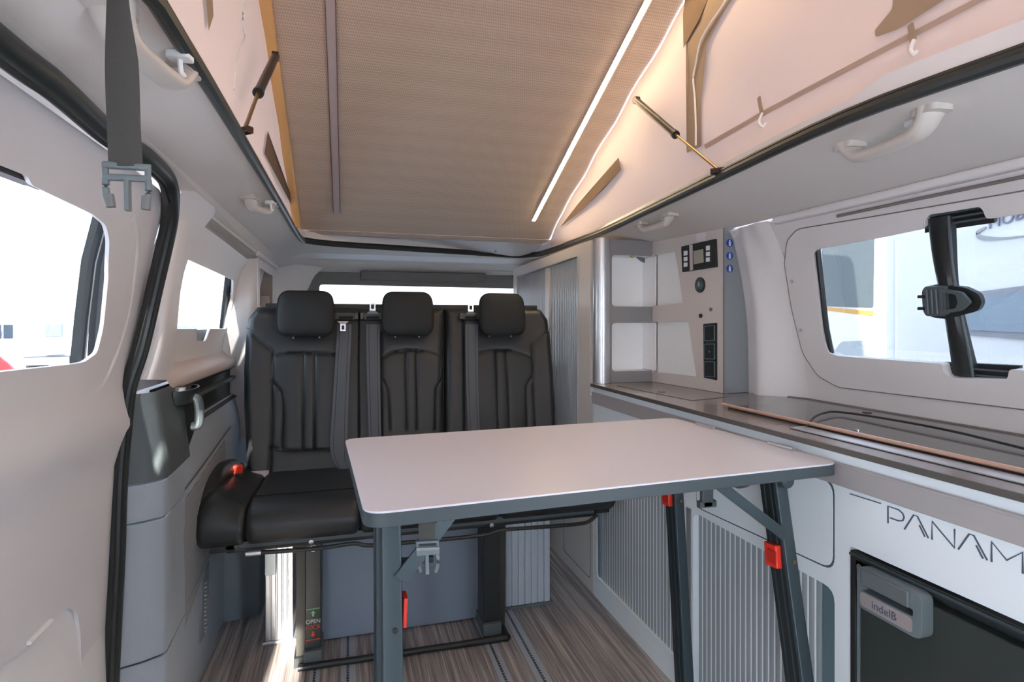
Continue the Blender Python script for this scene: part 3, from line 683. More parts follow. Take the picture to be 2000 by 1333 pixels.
for (u, v) in ((1482, 190), (1778, 48)):
    k = link('toggle_loop', bar(CR(u, v, .012), CR(u+6, v+32, .012), .010, .003, up=(1, 0, 0)), MESHB, cv)
    link('toggle', tube(cr([CR(u+7, v+30, .014), CR(u+1, v+48, .016), CR(u+8, v+58, .016), CR(u+14, v+50, .016)], 4), .0032, 8), CLEAR if 0 else STW, k)
link('zip', tube(cr([CLf(u, v, .008) for u, v in ((478, -20), (474, 40), (478, 72), (465, 100), (460, 130), (457, 175))], 4), .0022, 8), STW, cv)
link('fabric_fold', slab(yz([(519, 255), (572, 400), (566, 400), (512, 300)], CLf), [], lambda y, z: (cx_l(y, z, .006), y, z), 0, grid=(.05, .05)), FLAP, cv)
link('window_border', slab(yz([(372, -60), (395, 0), (400, 60), (410, 30), (405, -60)], CLf), [], lambda y, z: (cx_l(y, z, .006), y, z), 0, grid=(.05, .05)), MESHB, cv)

def strut(nm, lab, a, m_, b):
    t = thing(nm, lab, 'gas strut', b, 'gas struts of the raised roof')
    a, m_, b = Vector(a), Vector(m_), Vector(b)
    link('cylinder', tube([a, m_], .0105, 12), BRONZE, t); link('collar', tube([m_-(m_-a).normalized()*.006, m_+(b-a).normalized()*.008], .0125, 12), BLACK, t)
    link('piston_rod', tube([m_, b], .0042, 10), BRASS, t); link('end_bracket', bar(b+Vector((-.012, .012, -.004)), b+Vector((.012, -.012, -.004)), .016, .014, r=.003), BRONZE, t)
    link('end_joint', disc(a+Vector((-.008, 0, 0)), (1, 0, 0), .013, .016, 12), BLACK, t)
a = P(538, 110, x=-.190); b = P(478, 252, x=-.205); strut('gas_strut', 'dark gas strut against the left side fabric by the roof edge coloured as LED-lit', a, P(505, 180, x=-.197), b)
a = P(1243, 196, x=.93); b = P(1402, 331, x=.905); strut('gas_strut', 'dark gas strut with long thin rod against the right side fabric', a, P(1318, 262, x=.922), b)

# ================================================================== GRAB HANDLES
def handle(lab, p0, p1, h, side, wdt=.016, clip=True):
    h *= .9; p0 = Vector(p0); p1 = Vector(p1); p0.z = linz(p0.x, p0.y)-.004; p1.z = linz(p1.x, p1.y)-.004; wdt *= 1.25
    p0, p1 = Vector(p0), Vector(p1); ax = (p1-p0).normalized(); dnv = Vector((0, 0, -1)); t = thing('grab_handle', lab, 'handle', (p0+p1)/2, 'ceiling grab handles')
    L = (p1-p0).length; sd = ax.cross(dnv)
    pts = [p0+dnv*-.014, p0+dnv*.006+ax*.004, p0+ax*L*.12+dnv*h, p0+ax*L*.3+dnv*h*1.15, p0+ax*L*.5+dnv*h*1.2, p0+ax*L*.7+dnv*h*1.15, p1-ax*L*.12+dnv*h, p1+dnv*.006-ax*.004, p1+dnv*-.014]
    pth = cr(pts, 5); bm = bmesh.new(); rings = []; N = len(pth)
    for i, p in enumerate(pth):
        tg = (pth[min(i+1, N-1)]-pth[max(i-1, 0)]).normalized(); u = sd; v = tg.cross(u).normalized()
        k = 1+.55*abs(2*i/(N-1)-1)**3
        rings.append([p+u*(wdt*k*math.cos(a))+v*(.0115*k*math.sin(a)) for a in [2*PI*j/14 for j in range(14)]])
    loft(bm, rings); link('grip', bm, CREAMH, t, sharp=60)
    for q in (p0, p1):
        bm = bmesh.new(); bs = q+Vector((0, 0, .006))
        sweep(bm, [bs, bs+dnv*.012], rnd([(-.022, -.026), (.022, -.026), (.022, .026), (-.022, .026)], .012), up=tuple(ax)); link('mount', bm, CREAMH, t)
    if clip:
        q = p0.lerp(p1, .72)+Vector((0, 0, .004))+sd*side*.02
        bm = bmesh.new(); sweep(bm, [q, q+Vector((0, 0, -.010))], rect(.03, .022, .004), up=tuple(ax)); hk_ = link('coat_hook_plate', bm, STW, t, bevel=.001)
        link('coat_hook', tube(cr([q+Vector((0, 0, -.008)), q+Vector((0, 0, -.024))+ax*.004, q+Vector((0, 0, -.026))+ax*.014], 4), .0035, 8), STW, hk_)
    return t
handle('pale grab handle under the right roof edge nearest the long window', P(1660, 292, z=1.452), P(1820, 226, z=1.452), .030, 1)
handle('pale grab handle above the control panel by the tall cabinet', P(1252, 442, z=1.445), P(1308, 425, z=1.445), .024, 1, .011)
handle('small pale grab handle on the left ceiling beyond the door pillar', P(488, 384, z=1.455), P(526, 402, z=1.455), .026, -1, .012)
handle('large pale grab handle on the left ceiling behind the hanging strap', P(215, 16, z=1.452), P(352, 148, z=1.452), .028, -1)

# ================================================================== HANGING STRAP
st = thing('hanging_strap', 'grey webbing strap with open plastic clip hanging from the left ceiling', 'strap', P(240, 0, y=.6))
L_, R_ = [], []
rows = []
for v, ul, ur in ((-40, 212, 250), (0, 211, 251), (50, 209, 258), (120, 207, 270), (180, 208, 273), (250, 211, 275), (325, 214, 279)):
    rows.append([P(ul, v, y=.6), P((ul+ur)/2, v, y=.597), P(ur, v, y=.6)])
link('webbing', thick(patch(rows, 3), .0016), WEB, st)
def yb(x0, y0, x1, y1, d=.008, r=.002, yy=.6): # bar in the strap's plane by picture points
    return bar(P(x0, y0, y=yy), P(x1, y1, y=yy), d, d, up=(0, 1, 0), r=r)
link('clip_bar', bar(P(203, 322, y=.6), P(291, 328, y=.6), .006, .007, up=(0, 1, 0), r=.002), GREYH, st)
link('clip_bar', bar(P(206, 346, y=.6), P(291, 350, y=.6), .006, .006, up=(0, 1, 0), r=.002), GREYH, st)
link('clip_side', yb(205, 318, 207, 352, .005), GREYH, st); link('clip_side', yb(289, 322, 289, 356, .005), GREYH, st)
link('clip_prong', tube(cr([P(207, 350, y=.6), P(207, 375, y=.6), P(214, 404, y=.6)], 4), .0032, 8), GREYH, st)
link('clip_prong', tube(cr([P(289, 352, y=.6), P(290, 380, y=.6), P(285, 408, y=.6)], 4), .0032, 8), GREYH, st)
link('clip_hook', yb(213, 380, 217, 405, .007), mat('clip_dark', (110, 112, 112), .5), st); link('clip_hook', yb(286, 384, 285, 410, .007), mat('clip_dark', (110, 112, 112), .5), st)
link('clip_tongue', bar(P(249, 352, y=.6), P(250, 412, y=.6), .004, .0085, up=(0, 1, 0), r=.001), GREYH, st)

# ================================================================== TALL CABINET
XF = .949
tc_ = thing('tall_cabinet', 'tall pale cabinet with ribbed sliding doors beside the bench seat', 'cabinet', (1.15, 2.7, 0))
doorhole = [(2.285, .50), (3.205, .50), (3.205, 1.358), (2.285, 1.378)]
link('face_panel', slab([(2.152, .8), (2.125, .8), (2.125, 0), (3.28, 0), (3.28, 1.415), (2.152, 1.430)], [doorhole], lambda y, z: (XF, y, z), -.018), CABW, tc_)
link('side_panel', B((XF+.018, 3.262, 0), (1.36, 3.28, 1.40)), CABW, tc_)
link('side_panel', B((XF+.018, 2.23, 0), (1.33, 2.246, 1.398)), CABW, tc_)
link('top_panel', B((XF+.018, 2.246, 1.398), (1.28, 3.262, 1.41)), CABW, tc_)
link('back_panel', B((1.33, 2.246, 0), (1.338, 3.26, 1.30)), CABW, tc_)
link('middle_stile', B((XF-.002, 2.645, .50), (XF+.02, 2.70, 1.365)), CABW, tc_)
link('frame_edge', bar((XF-.002, 2.283, 1.380), (XF-.002, 3.207, 1.360), .004, .004), ALU, tc_)
link('frame_edge', bar((XF-.002, 2.283, .50), (XF-.002, 2.283, 1.380), .004, .004), ALU, tc_)
def tambour(par, y0, y1, z0, z1f, x, m, pitch, gap, backm, slatname='slat'):
    n = max(1, int(round((y1-y0)/pitch))); p = (y1-y0)/n; cache = {}
    link('tambour_backing', slab([(y0, z0), (y1, z0), (y1, z1f(y1)), (y0, z1f(y0))][::-1], [], lambda y, z: (x+.006, y, z), .002), backm, par)
    me = None
    for k in range(n):
        ya = y0+k*p+gap/2; yb_ = ya+p-gap; zt = z1f((ya+yb_)/2)
        bm = bmesh.new(); pr = [(x+.006, ya), (x+.001, ya), (x, ya+(p-gap)*.2), (x, yb_-(p-gap)*.2), (x+.001, yb_), (x+.006, yb_)]
        loft(bm, [[Vector((a, b, z0)) for a, b in pr], [Vector((a, b, zt)) for a, b in pr]]); link(slatname, bm, m, par, sharp=25)
dA = link('sliding_door', B((XF+.0115, 2.66, .505), (XF+.016, 3.20, 1.358)), SLATB, tc_); link('door_backing', B((XF+.0075, 2.29, .505), (XF+.011, 2.65, 1.37)), SLATB, dA)
def roundslat(par, y0, y1, z0, zf, x, m, pitch):
    n = int(round((y1-y0)/pitch)); p = (y1-y0)/n
    for k in range(n):
        ya = y0+k*p; zt = zf(ya+p/2); bm = bmesh.new()
        pr = [(x+.004, ya+.0012), (x+.001, ya+p*.14), (x-.0016, ya+p*.35), (x-.0016, ya+p*.65), (x+.001, ya+p*.86), (x+.004, ya+p-.0012)]
        loft(bm, [[Vector((a, b, z0)) for a, b in pr], [Vector((a, b, zt)) for a, b in pr]]); link('slat', bm, m, par, sharp=60)
roundslat(dA, 2.29, 2.645, .505, lambda y: 1.375-(y-2.285)*.022, XF+.004, TAM2, .0225)
roundslat(dA, 2.70, 3.20, .505, lambda y: 1.375-(y-2.285)*.022, XF+.008, TAM2, .0225)
link('lower_door_gap', slab(rnd([(2.15, .05), (2.45, .05), (2.45, .42), (2.15, .42)], .02), [rnd([(2.153, .053), (2.447, .053), (2.447, .417), (2.153, .417)], .018)[::-1]], lambda y, z: (XF-.0012, y, z), -.001), INK, tc_)

# ================================================================== KITCHEN CABINET
kc = thing('kitchen_cabinet', 'long low white kitchen cabinet with two ribbed tambour doors under the worktop', 'cabinet', (1.18, 1.3, 0))
hA = rnd([(1.475, .085), (2.09, .085), (2.09, .56), (1.475, .56)], .028, 4); hB = rnd([(.935, .05), (1.430, .05), (1.430, .555), (.935, .555)], .028, 4)
hF = [(.14, .05), (.897, .05), (.897, .658), (.14, .658)]
link('face_panel', slab([(.05, 0), (2.118, 0), (2.118, .838), (.05, .838)][::-1], [hA, hB, hF], lambda y, z: (XF, y, z), -.018), CAB, kc)
link('side_panel', B((XF+.018, .05, 0), (1.40, .068, .838)), CAB, kc); link('divider', B((XF+.018, .905, 0), (1.40, .92, .838)), CAB, kc)
link('divider', B((XF+.018, 1.445, 0), (1.40, 1.46, .838)), CAB, kc)
link('mullion', B((XF-.002, 1.437, .05), (XF+.004, 1.462, .56)), ALU, kc, bevel=.001)
for (y0, y1, z0, z1) in ((1.485, 2.075, .075, .565), (.975, 1.420, .045, .56)):
    d = link('tambour_door', B((XF+.0104, y0, z0), (XF+.017, y1, z1)), SLATB, kc)
    n = int(round((y1-y0)/.0205)); p = (y1-y0)/n
    for k in range(n):
        ya = y0+k*p; bm = bmesh.new(); g = .0008
        pr = [(XF+.014, ya+g), (XF+.011, ya+g), (XF+.0098, ya+.004), (XF+.0098, ya+p-.004), (XF+.011, ya+p-g), (XF+.014, ya+p-g)]
        loft(bm, [[Vector((a, b, z0)) for a, b in pr], [Vector((a, b, z1)) for a, b in pr]]); link('slat', bm, SLAT, d, sharp=30)
link('grip_strip', B((XF+.004, .937, .05), (XF+.0165, .972, .555)), mat('grip_teal_grey', (104, 130, 140), .35, metal=.3), kc, bevel=.003)
link('grip_strip', B((XF+.004, 1.466, .085), (XF+.0165, 1.480, .56)), ALU, kc, bevel=.003)
link('grip_strip', B((XF+.004, 2.076, .085), (XF+.0165, 2.10, .56)), mat('grip_teal_grey', (104, 130, 140), .35, metal=.3), kc, bevel=.003)
dr = rnd([(.935, .592), (1.414, .572), (1.414, .775), (.935, .775)], .028, 5)
dri = [(y+( .0035 if y < 1.17 else -.0035), z+(.0035 if z < .68 else -.0035)) for y, z in dr]
fd = link('flap_door', slab(dri[::-1], [], lambda y, z: (XF-.0018, y, z), -.004), CAB, kc)
link('flap_gap', slab(dr[::-1], [dri], lambda y, z: (XF-.0006, y, z), -.001), mat('gap_slate', (74, 86, 92), .6), kc)
link('table_rail', B((XF-.010, .05, .772), (XF, 2.117, .815)), BANDG, kc, bevel=.002)
link('rail_lip', B((XF-.011, .05, .812), (XF, 2.117, .817)), BANDG, kc, bevel=.001)
# lettering on the face: thin raised strokes
lt_ = link('lettering_rule', bar(P(1660, 965, x=XF-.001), P(1720, 984, x=XF-.001), .0016, .002, up=(1, 0, 0)), INK, kc)
Z0, Z1, CW = .731, .762, .034
def stroke(pts, r=.00115):
    bm = bmesh.new(); sweep(bm, [Vector((XF-.0008, -y, z)) for y, z in pts], rect(.0022, .0014), up=(1, 0, 0)); link('letter_stroke', bm, INK, kc)
def Lp(y, L): return [(-y+a*CW, Z0+b*(Z1-Z0)) for a, b in L]
def let_A(y): stroke(Lp(y, [(-.08, 0), (.42, 1), (.62, 1), (1.20, 0)])); stroke(Lp(y, [(.72, .55), (1.02, 0)]))
stroke(Lp(.815, [(0, 0), (0, 1), (.62, 1), (.85, .88), (.93, .68), (.85, .46), (.62, .36), (.12, .36)]))
let_A(.780)
stroke(Lp(.733, [(0, 0), (0, 1), (1.1, 0), (1.1, 1)]))
let_A(.687)
stroke(Lp(.640, [(0, 0), (0, 1), (.62, .35), (1.24, 1), (1.24, 0)]))
let_A(.590)
# worktop
wt = thing('worktop', 'taupe grey kitchen worktop running along the right wall to the tall cabinet', 'worktop', (1.2, 1.1, .84))
back = [(xr(.85)-.062, 2.09), (xr(.85)-.064, 1.62), (1.345, 1.55), (1.385, 1.48), (xr(.85)-.004, 1.36), (xr(.85)-.004, .05)]
wo = [(.938, .05), (.938, .9), (.938, 2.118), (1.0, 2.118)]+back
link('board', slab([(a, b) for a, b in reversed(wo)], [], lambda x, y: (x, y, .851), -.0125), WORK, wt) if 0 else link('board', slab([(.936, .05), (1.416, .05), (1.416, 1.50), (1.395, 1.57), (1.365, 1.62), (1.356, 2.118), (.936, 2.118)], [], lambda x, y: (x, y, .851), .0125), WORK, wt, bevel=.0015)
link('front_edge', B((.9345, .05, .8385), (.9365, 2.118, .8505)), WEDGE, wt)
link('wall_seal', tube([(1.410, .05, .852), (1.410, 1.50, .852), (1.39, 1.56, .852), (1.352, 1.61, .852), (1.342, 1.67, .852)], .003, 6), mat('seal_grey', (120, 116, 114), .6), wt)
fo = [(1.0, 2.04), (1.06, 1.62), (1.15, 1.47), (1.215, 1.66)]
g = [P(u, v, z=.8515) for u, v in ((1197, 756), (1345, 782), (1400, 772), (1413, 770))]
link('lid_seam', tube([Vector((p.x, p.y, .8515)) for p in (P(1205, 754, z=.8515), P(1352, 783, z=.8515), P(1400, 778, z=.8515), P(1425, 774, z=.8515))], .0012, 6), WEDGE, wt)
link('finger_hole', disc(P(1292, 766, z=.851), (0, 0, 1), .014, .001, 20), WEDGE, wt)
# glass lid of hob and sink
gl_ = thing('hob_glass_lid', 'smoked glass hob and sink lid with copper-coloured front strip on the worktop', 'hob lid', (1.2, .9, .852))
gp = rnd([(1.04, .12), (1.345, .12), (1.345, .8), (1.335, 1.41), (1.045, 1.41)], .012)
link('glass_plate', slab(gp, [], lambda x, y: (x, y, .858), .006), GLASSK, gl_)
link('copper_strip', bar(Vector((1.036, .12, .861)), Vector((1.036, 1.415, .861)), .009, .008, r=.003), COPPER, gl_)
link('front_trim', B((.985, .12, .8525), (1.028, 1.10, .8545)), ALU, gl_)
cs = [P(u, v, z=.8588) for u, v in ((1577, 832), (1590, 815), (1612, 806), (1640, 805), (1720, 816), (1850, 840), (2000, 876))]
link('bowl_outline', tube(cr(cs, 5), .0022, 6), BLACK, gl_)
for u, v in ((1693, 806), (1678, 846)):
    p = P(u, v, z=.8585); k = link('knob_recess', disc(p, (0, 0, 1), .011, .0012, 20), BLACK, gl_)
link('knob_stem', disc(P(1674, 845, z=.859), (0, 0, 1), .006, .006, 12), STEEL, gl_)

# ================================================================== SHELF UNIT & CONTROL PANEL
su = thing('shelf_unit', 'grey corner shelf with two open white niches standing on the worktop', 'shelf', (1.08, 2.1, .852))
YS = 2.108
n1 = rnd([(1.020, 1.155, .012), (1.30, 1.155, 0), (1.30, 1.352, 0), (1.020, 1.352, .02)], 0, 4); n2 = rnd([(1.022, .898, .015), (1.30, .898, 0), (1.30, 1.098, 0), (1.022, 1.098, .015)], 0, 4)
x0s = P(1195, 500, y=YS).x
tp1, bt1 = P(1210, 498, y=YS).z, P(1210, 599, y=YS).z; tp2, bt2 = P(1210, 631, y=YS).z, P(1210, 726, y=YS).z
def nic(t, b, xr_): return rnd([(x0s, b, .018), (xr_, b, 0), (xr_, t, 0), (x0s, t, .018)], 0, 4)
front = slab(rnd([(.965, .852, 0), (1.206, .852, 0), (1.206, bt2, 0), (x0s, bt2, .018), (x0s, tp2, .018), (1.206, tp2, 0), (1.206, bt1, 0), (x0s, bt1, .018), (x0s, tp1, .018), (1.206, tp1, 0), (1.206, 1.430, 0), (.965, 1.433, 0)], 0, 5), [], lambda x, z: (x, YS, z), .014)
link('front_panel', front, SHELFG, su)
bm = bmesh.new(); sweep(bm, [Vector((.982, 2.118, .852)), Vector((.982, 2.118, 1.433))], [(.034*math.cos(a), .034*math.sin(a)) for a in [2*PI*k/28 for k in range(28)]], up=(0, 1, 0)); link('corner_profile', bm, ALU, su)
for t, b in ((tp1, bt1), (tp2, bt2)):
    bm = B((1.0, YS+.11, b-.02), (1.222, YS+.114, t+.02)); nb = link('niche_back', bm, WHITEI, su)
    link('niche_floor', B((1.0, YS+.014, b-.014), (1.222, YS+.11, b-.002)), WHITEI, su); link('niche_ceiling', B((1.0, YS+.014, t+.002), (1.222, YS+.11, t+.014)), WHITEI, su)
    link('niche_side', B((1.0, YS+.014, b), (1.004, YS+.11, t)), WHITEI, su); link('niche_side', B((1.222, YS+.001, b), (1.226, YS+.11, t)), WHITEI, su)
link('spring_catch', B((P(1240, 500, y=YS).x-.007, YS+.012, tp1-.006), (P(1240, 500, y=YS).x+.007, YS+.03, tp1)), mat('brass_catch', (190, 180, 130), .4, metal=.5), su)
bm = patch([[Vector((P(1250+4*k, 0, y=YS).x, YS+.03+.005*k, tp1-.001)), Vector((P(1250+4*k, 0, y=YS).x, YS+.03+.005*k, tp1-.004-.018*math.sin(k/6*PI/2)))] for k in range(7)])
link('hinge_cover', thick(bm, .003), GREYH, su)

CPn = Vector((1, .09, 0)).normalized(); CP0 = Vector((1.206, 2.1, 1.1))
def cpx(y): return 1.206+(2.1-y)*.0854
cp = thing('control_panel', 'cream panel with control display, gauge and sockets beside the niches', 'control panel', (1.23, 1.9, .852))
def CPt(u, v, off=0): return PP(u, v, CPn, CP0-CPn*off)
yE = CPt(1413, 600).y
def cyz(L): return [(p.y, p.z) for p in (CPt(u, v) for u, v in L)]
c1 = cyz([(1274, 499), (1318, 490), (1325, 528), (1334, 592), (1274, 598)]); c2 = cyz([(1274, 629), (1345, 628), (1352, 680), (1361, 737), (1274, 727)])
c1[0] = (2.1005, c1[0][1]); c1[-1] = (2.1005, c1[-1][1]); c2[0] = (2.1005, c2[0][1]); c2[-1] = (2.1005, c2[-1][1])
ztop = CPt(1413, 443).z
po = [(2.106, .852), (yE, .852), (yE, ztop), (2.106, 1.433)]
po = [(yE, .852), (yE, ztop), (2.106, 1.433), (2.106, c1[0][1]), c1[1], c1[2], c1[3], (2.106, c1[-1][1]), (2.106, c2[0][1]), c2[1], c2[2], c2[3], (2.106, c2[-1][1]), (2.106, .852)]
link('face_board', slab(po[::-1], [], lambda y, z: (cpx(y), y, z), -.012), mat('panel_cream', (216, 206, 200), .4, mott=.01), cp)
link('niche_cheek', slab([(yE+.1, .86), (2.106, .86), (2.106, 1.42), (yE+.1, 1.42)], [], lambda y, z: (cpx(y)+.024, y, z), -.003), WHITEI, cp)
# side cover plate, curved rear edge
yS = yE-.002
sp0 = [P(u, v, y=yS) for u, v in ((1413, 443), (1440, 446), (1448, 470), (1458, 540), (1468, 610), (1472, 690), (1472, 770), (1418, 771))]
so = [(p.x, p.z) for p in sp0]; so[-1] = (cpx(yE)+.004, .852); so[-2] = (so[-2][0], .852); so[0] = (cpx(yE)+.004, ztop)
link('side_board', slab(rnd([(a, b, .0 if k in (0, 6, 7) else .02) for k, (a, b) in enumerate(so)], 0)[::-1], [], lambda x, z: (x, yS, z), .014), mat('side_cover_grey', (134, 138, 142), .4), cp)
link('corner_strip', bar((cpx(yE)+.001, yS-.002, .852), (cpx(yE)+.001, yS-.002, ztop), .005, .005), mat('corner_strip_grey', (128, 126, 128), .4), cp)
ds = link('display_unit', slab(cyz([(1335, 482), (1402, 467), (1404, 522), (1337, 532)]), [], lambda y, z: (cpx(y)-.010, y, z), -.010), BLACK, cp, bevel=.0015)
def onp(nm, L, off, m, par, r=0, th=-.002): 
    q = cyz(L); q = rnd(q, r, 4) if r else q
    return link(nm, slab(q, [], lambda y, z: (cpx(y)-off, y, z), th), m, par)
onp('display_screen', [(1360, 491), (1379, 487), (1380, 513), (1361, 517)], .0115, LCD, ds); onp('display_bezel', [(1352, 479), (1358, 478), (1359, 528), (1353, 529)], .0115, ALUST, ds)
for (a, b, c, d) in ((1341, 490, 7, 10), (1341, 502, 7, 9), (1341, 513, 7, 9), (1385, 480, 7, 10), (1385, 492, 7, 9), (1385, 503, 7, 9)): onp('display_button', [(a, b+1), (a+c, b), (a+c, b+d-1), (a, b+d)], .0118, STW, ds)
pt = CPt(1369, 557, 0); gg = link('gauge', disc(pt+Vector((-.008, 0, 0)), (1, 0, 0), .028, .008, 28), BLACK, cp, bevel=.002)
link('gauge_face', disc(pt+Vector((-.0086, 0, 0)), (1, 0, 0), .0235, .001, 28), mat('gauge_teal', (74, 92, 90), .2), gg)
fl_ = [(0, .010), (.0035, .004), (.004, -.001), (.0015, -.005), (-.0015, -.005), (-.004, -.001), (-.0035, .004)]
link('flame_mark', tube([pt+Vector((-.0096, a, b+.001)) for a, b in fl_], .0007, 6, closed=True, up=(1, 0, 0)), STW, gg)
link('gauge_knob', disc(pt+Vector((-.012, 0, -.016)), (1, 0, 0), .0045, .004, 12), BLACK, gg)
for (u, v, r) in ((1370, 617, .0075), (1390, 605, .0065)):
    pt = CPt(u, v); k = link('knob', disc(pt+Vector((-.007, 0, 0)), (1, 0, 0), r, .008, 16), BLACK if r > .007 else GREYH, cp, bevel=.001)
sk = onp('socket_frame', [(1376, 633), (1402, 631), (1402, 743), (1377, 738)], .004, BLACK, cp, .003, -.006)
for k, (v0, v1) in enumerate(((637, 667), (672, 702), (706, 736))):
    f = onp('socket_rim', [(1378.5, v0), (1399.5, v0-1.5+k), (1399.5, v1-.5+k), (1378.5, v1)], .006, GREYH, cp, .003); onp('socket_plate', [(1380, v0+1.5), (1398, v0+k), (1398, v1-2+k), (1380, v1-1.5)], .0065, BLACK, f, .003)
    pt = CPt(1389, (v0+v1)/2); link('socket_hole', disc(pt+Vector((-.0085, 0, 0)), (1, 0, 0), .0085 if k != 1 else .004, .002, 18), TLEGD if k != 1 else GREYH, f)
onp('paper_tag', [(1361, 457), (1379, 454), (1379, 470), (1361, 473)], .001, mat('paper_white', (232, 222, 224), .6), cp)
# round blue belt stickers on the side board
for k, v in enumerate((475, 500, 525)):
    c = P(1425, v, y=yS-.0002); sgr = link('belt_sticker', disc(c, (0, -1, 0), .0135, .0008, 28), BLUE, cp)
    if k < 1: pass
    def ic(dx, dz, w_, h_): return B((c.x+dx-w_/2, c.y-.0014, c.z+dz-h_/2), (c.x+dx+w_/2, c.y-.0009, c.z+dz+h_/2))
    link('figure_head', disc(c+Vector((0, -.0008, .0075)), (0, -1, 0), .0026, .0006, 14), STW, sgr)
    bm = ic(0, 0, .007, .0085); 
    for (dx, dz, w_, h_) in ((-.0022, -.0072, .0028, .006), (.0022, -.0072, .0028, .006), (.0045, .0026, .0045, .0018)): box(bm, (c.x+dx-w_/2, c.y-.0014, c.z+dz-h_/2), (c.x+dx+w_/2, c.y-.0009, c.z+dz+h_/2))
    link('figure_body', bm, STW, sgr); link('figure_belt', bar(c+Vector((-.003, -.0017, -.003)), c+Vector((.003, -.0017, .0035)), .0006, .0014, up=(0, 1, 0)), BLUE, sgr)

# ================================================================== FRIDGE
fg = thing('fridge', 'charcoal fridge with grey latch handle built into the white cabinet', 'fridge', (1.16, .52, 0))
link('frame', slab([(.145, .055), (.892, .055), (.892, .653), (.145, .653)][::-1], [[(.16, .07), (.880, .07), (.880, .638), (.16, .638)]], lambda y, z: (XF-.006, y, z), -.02), BLACK, fg, bevel=.002)
link('frame_ridge', bar((XF-.008, .15, .648), (XF-.008, .89, .648), .006, .005, r=.002), TLEG, fg)
link('body', B((XF+.02, .16, .07), (1.36, .88, .635)), FRIDGE, fg)
dr_ = link('door', B((XF-.004, .165, .075), (XF+.02, .872, .622)), FRIDGE, fg, bevel=.004)
link('door_edge', B((XF-.006, .873, .075), (XF+.0, .877, .630)), GREYH, fg)
hy0, hy1 = P(1690, 1130, x=XF-.01).y, P(1818, 1180, x=XF-.01).y
hz = .615
ho = rnd([(hy1, hz-.050), (hy0, hz-.050), (hy0, hz+.028), (hy1, hz+.028)], .016, 5)
hh = link('door_handle', slab(ho[::-1], [rnd([(hy1+.016, hz-.016), (hy0-.010, hz-.016), (hy0-.010, hz-.004), (hy1+.016, hz-.004)], .003)], lambda y, z: (XF-.030, y, z), -.026), GREYH, dr_, bevel=.003)
link('handle_lever', B((XF-.036, hy1+.020, hz-.003), (XF-.026, hy0-.012, hz+.026)), mat('lever_grey', (98, 104, 106), .4), hh, bevel=.003)
link('name_plate', slab(rnd([(hy1+.016, hz-.044), (hy0-.008, hz-.044), (hy0-.008, hz-.018), (hy1+.016, hz-.018)], .008)[::-1], [], lambda y, z: (XF-.0312, y, z), -.001), mat('plate_silver', (176, 166, 166), .35, metal=.4), hh)
# ================================================================== 
text('plate_lettering', 'indelB', .020, frame((XF-.0316, (hy0+hy1)/2+.006, hz-.038), (0, -1, 0), (0, 0, 1)), INK, hh, .0003)
link('catch', disc((XF-.004, .868, .630), (-1, 0, 0), .006, .006, 12), STEEL, fg)
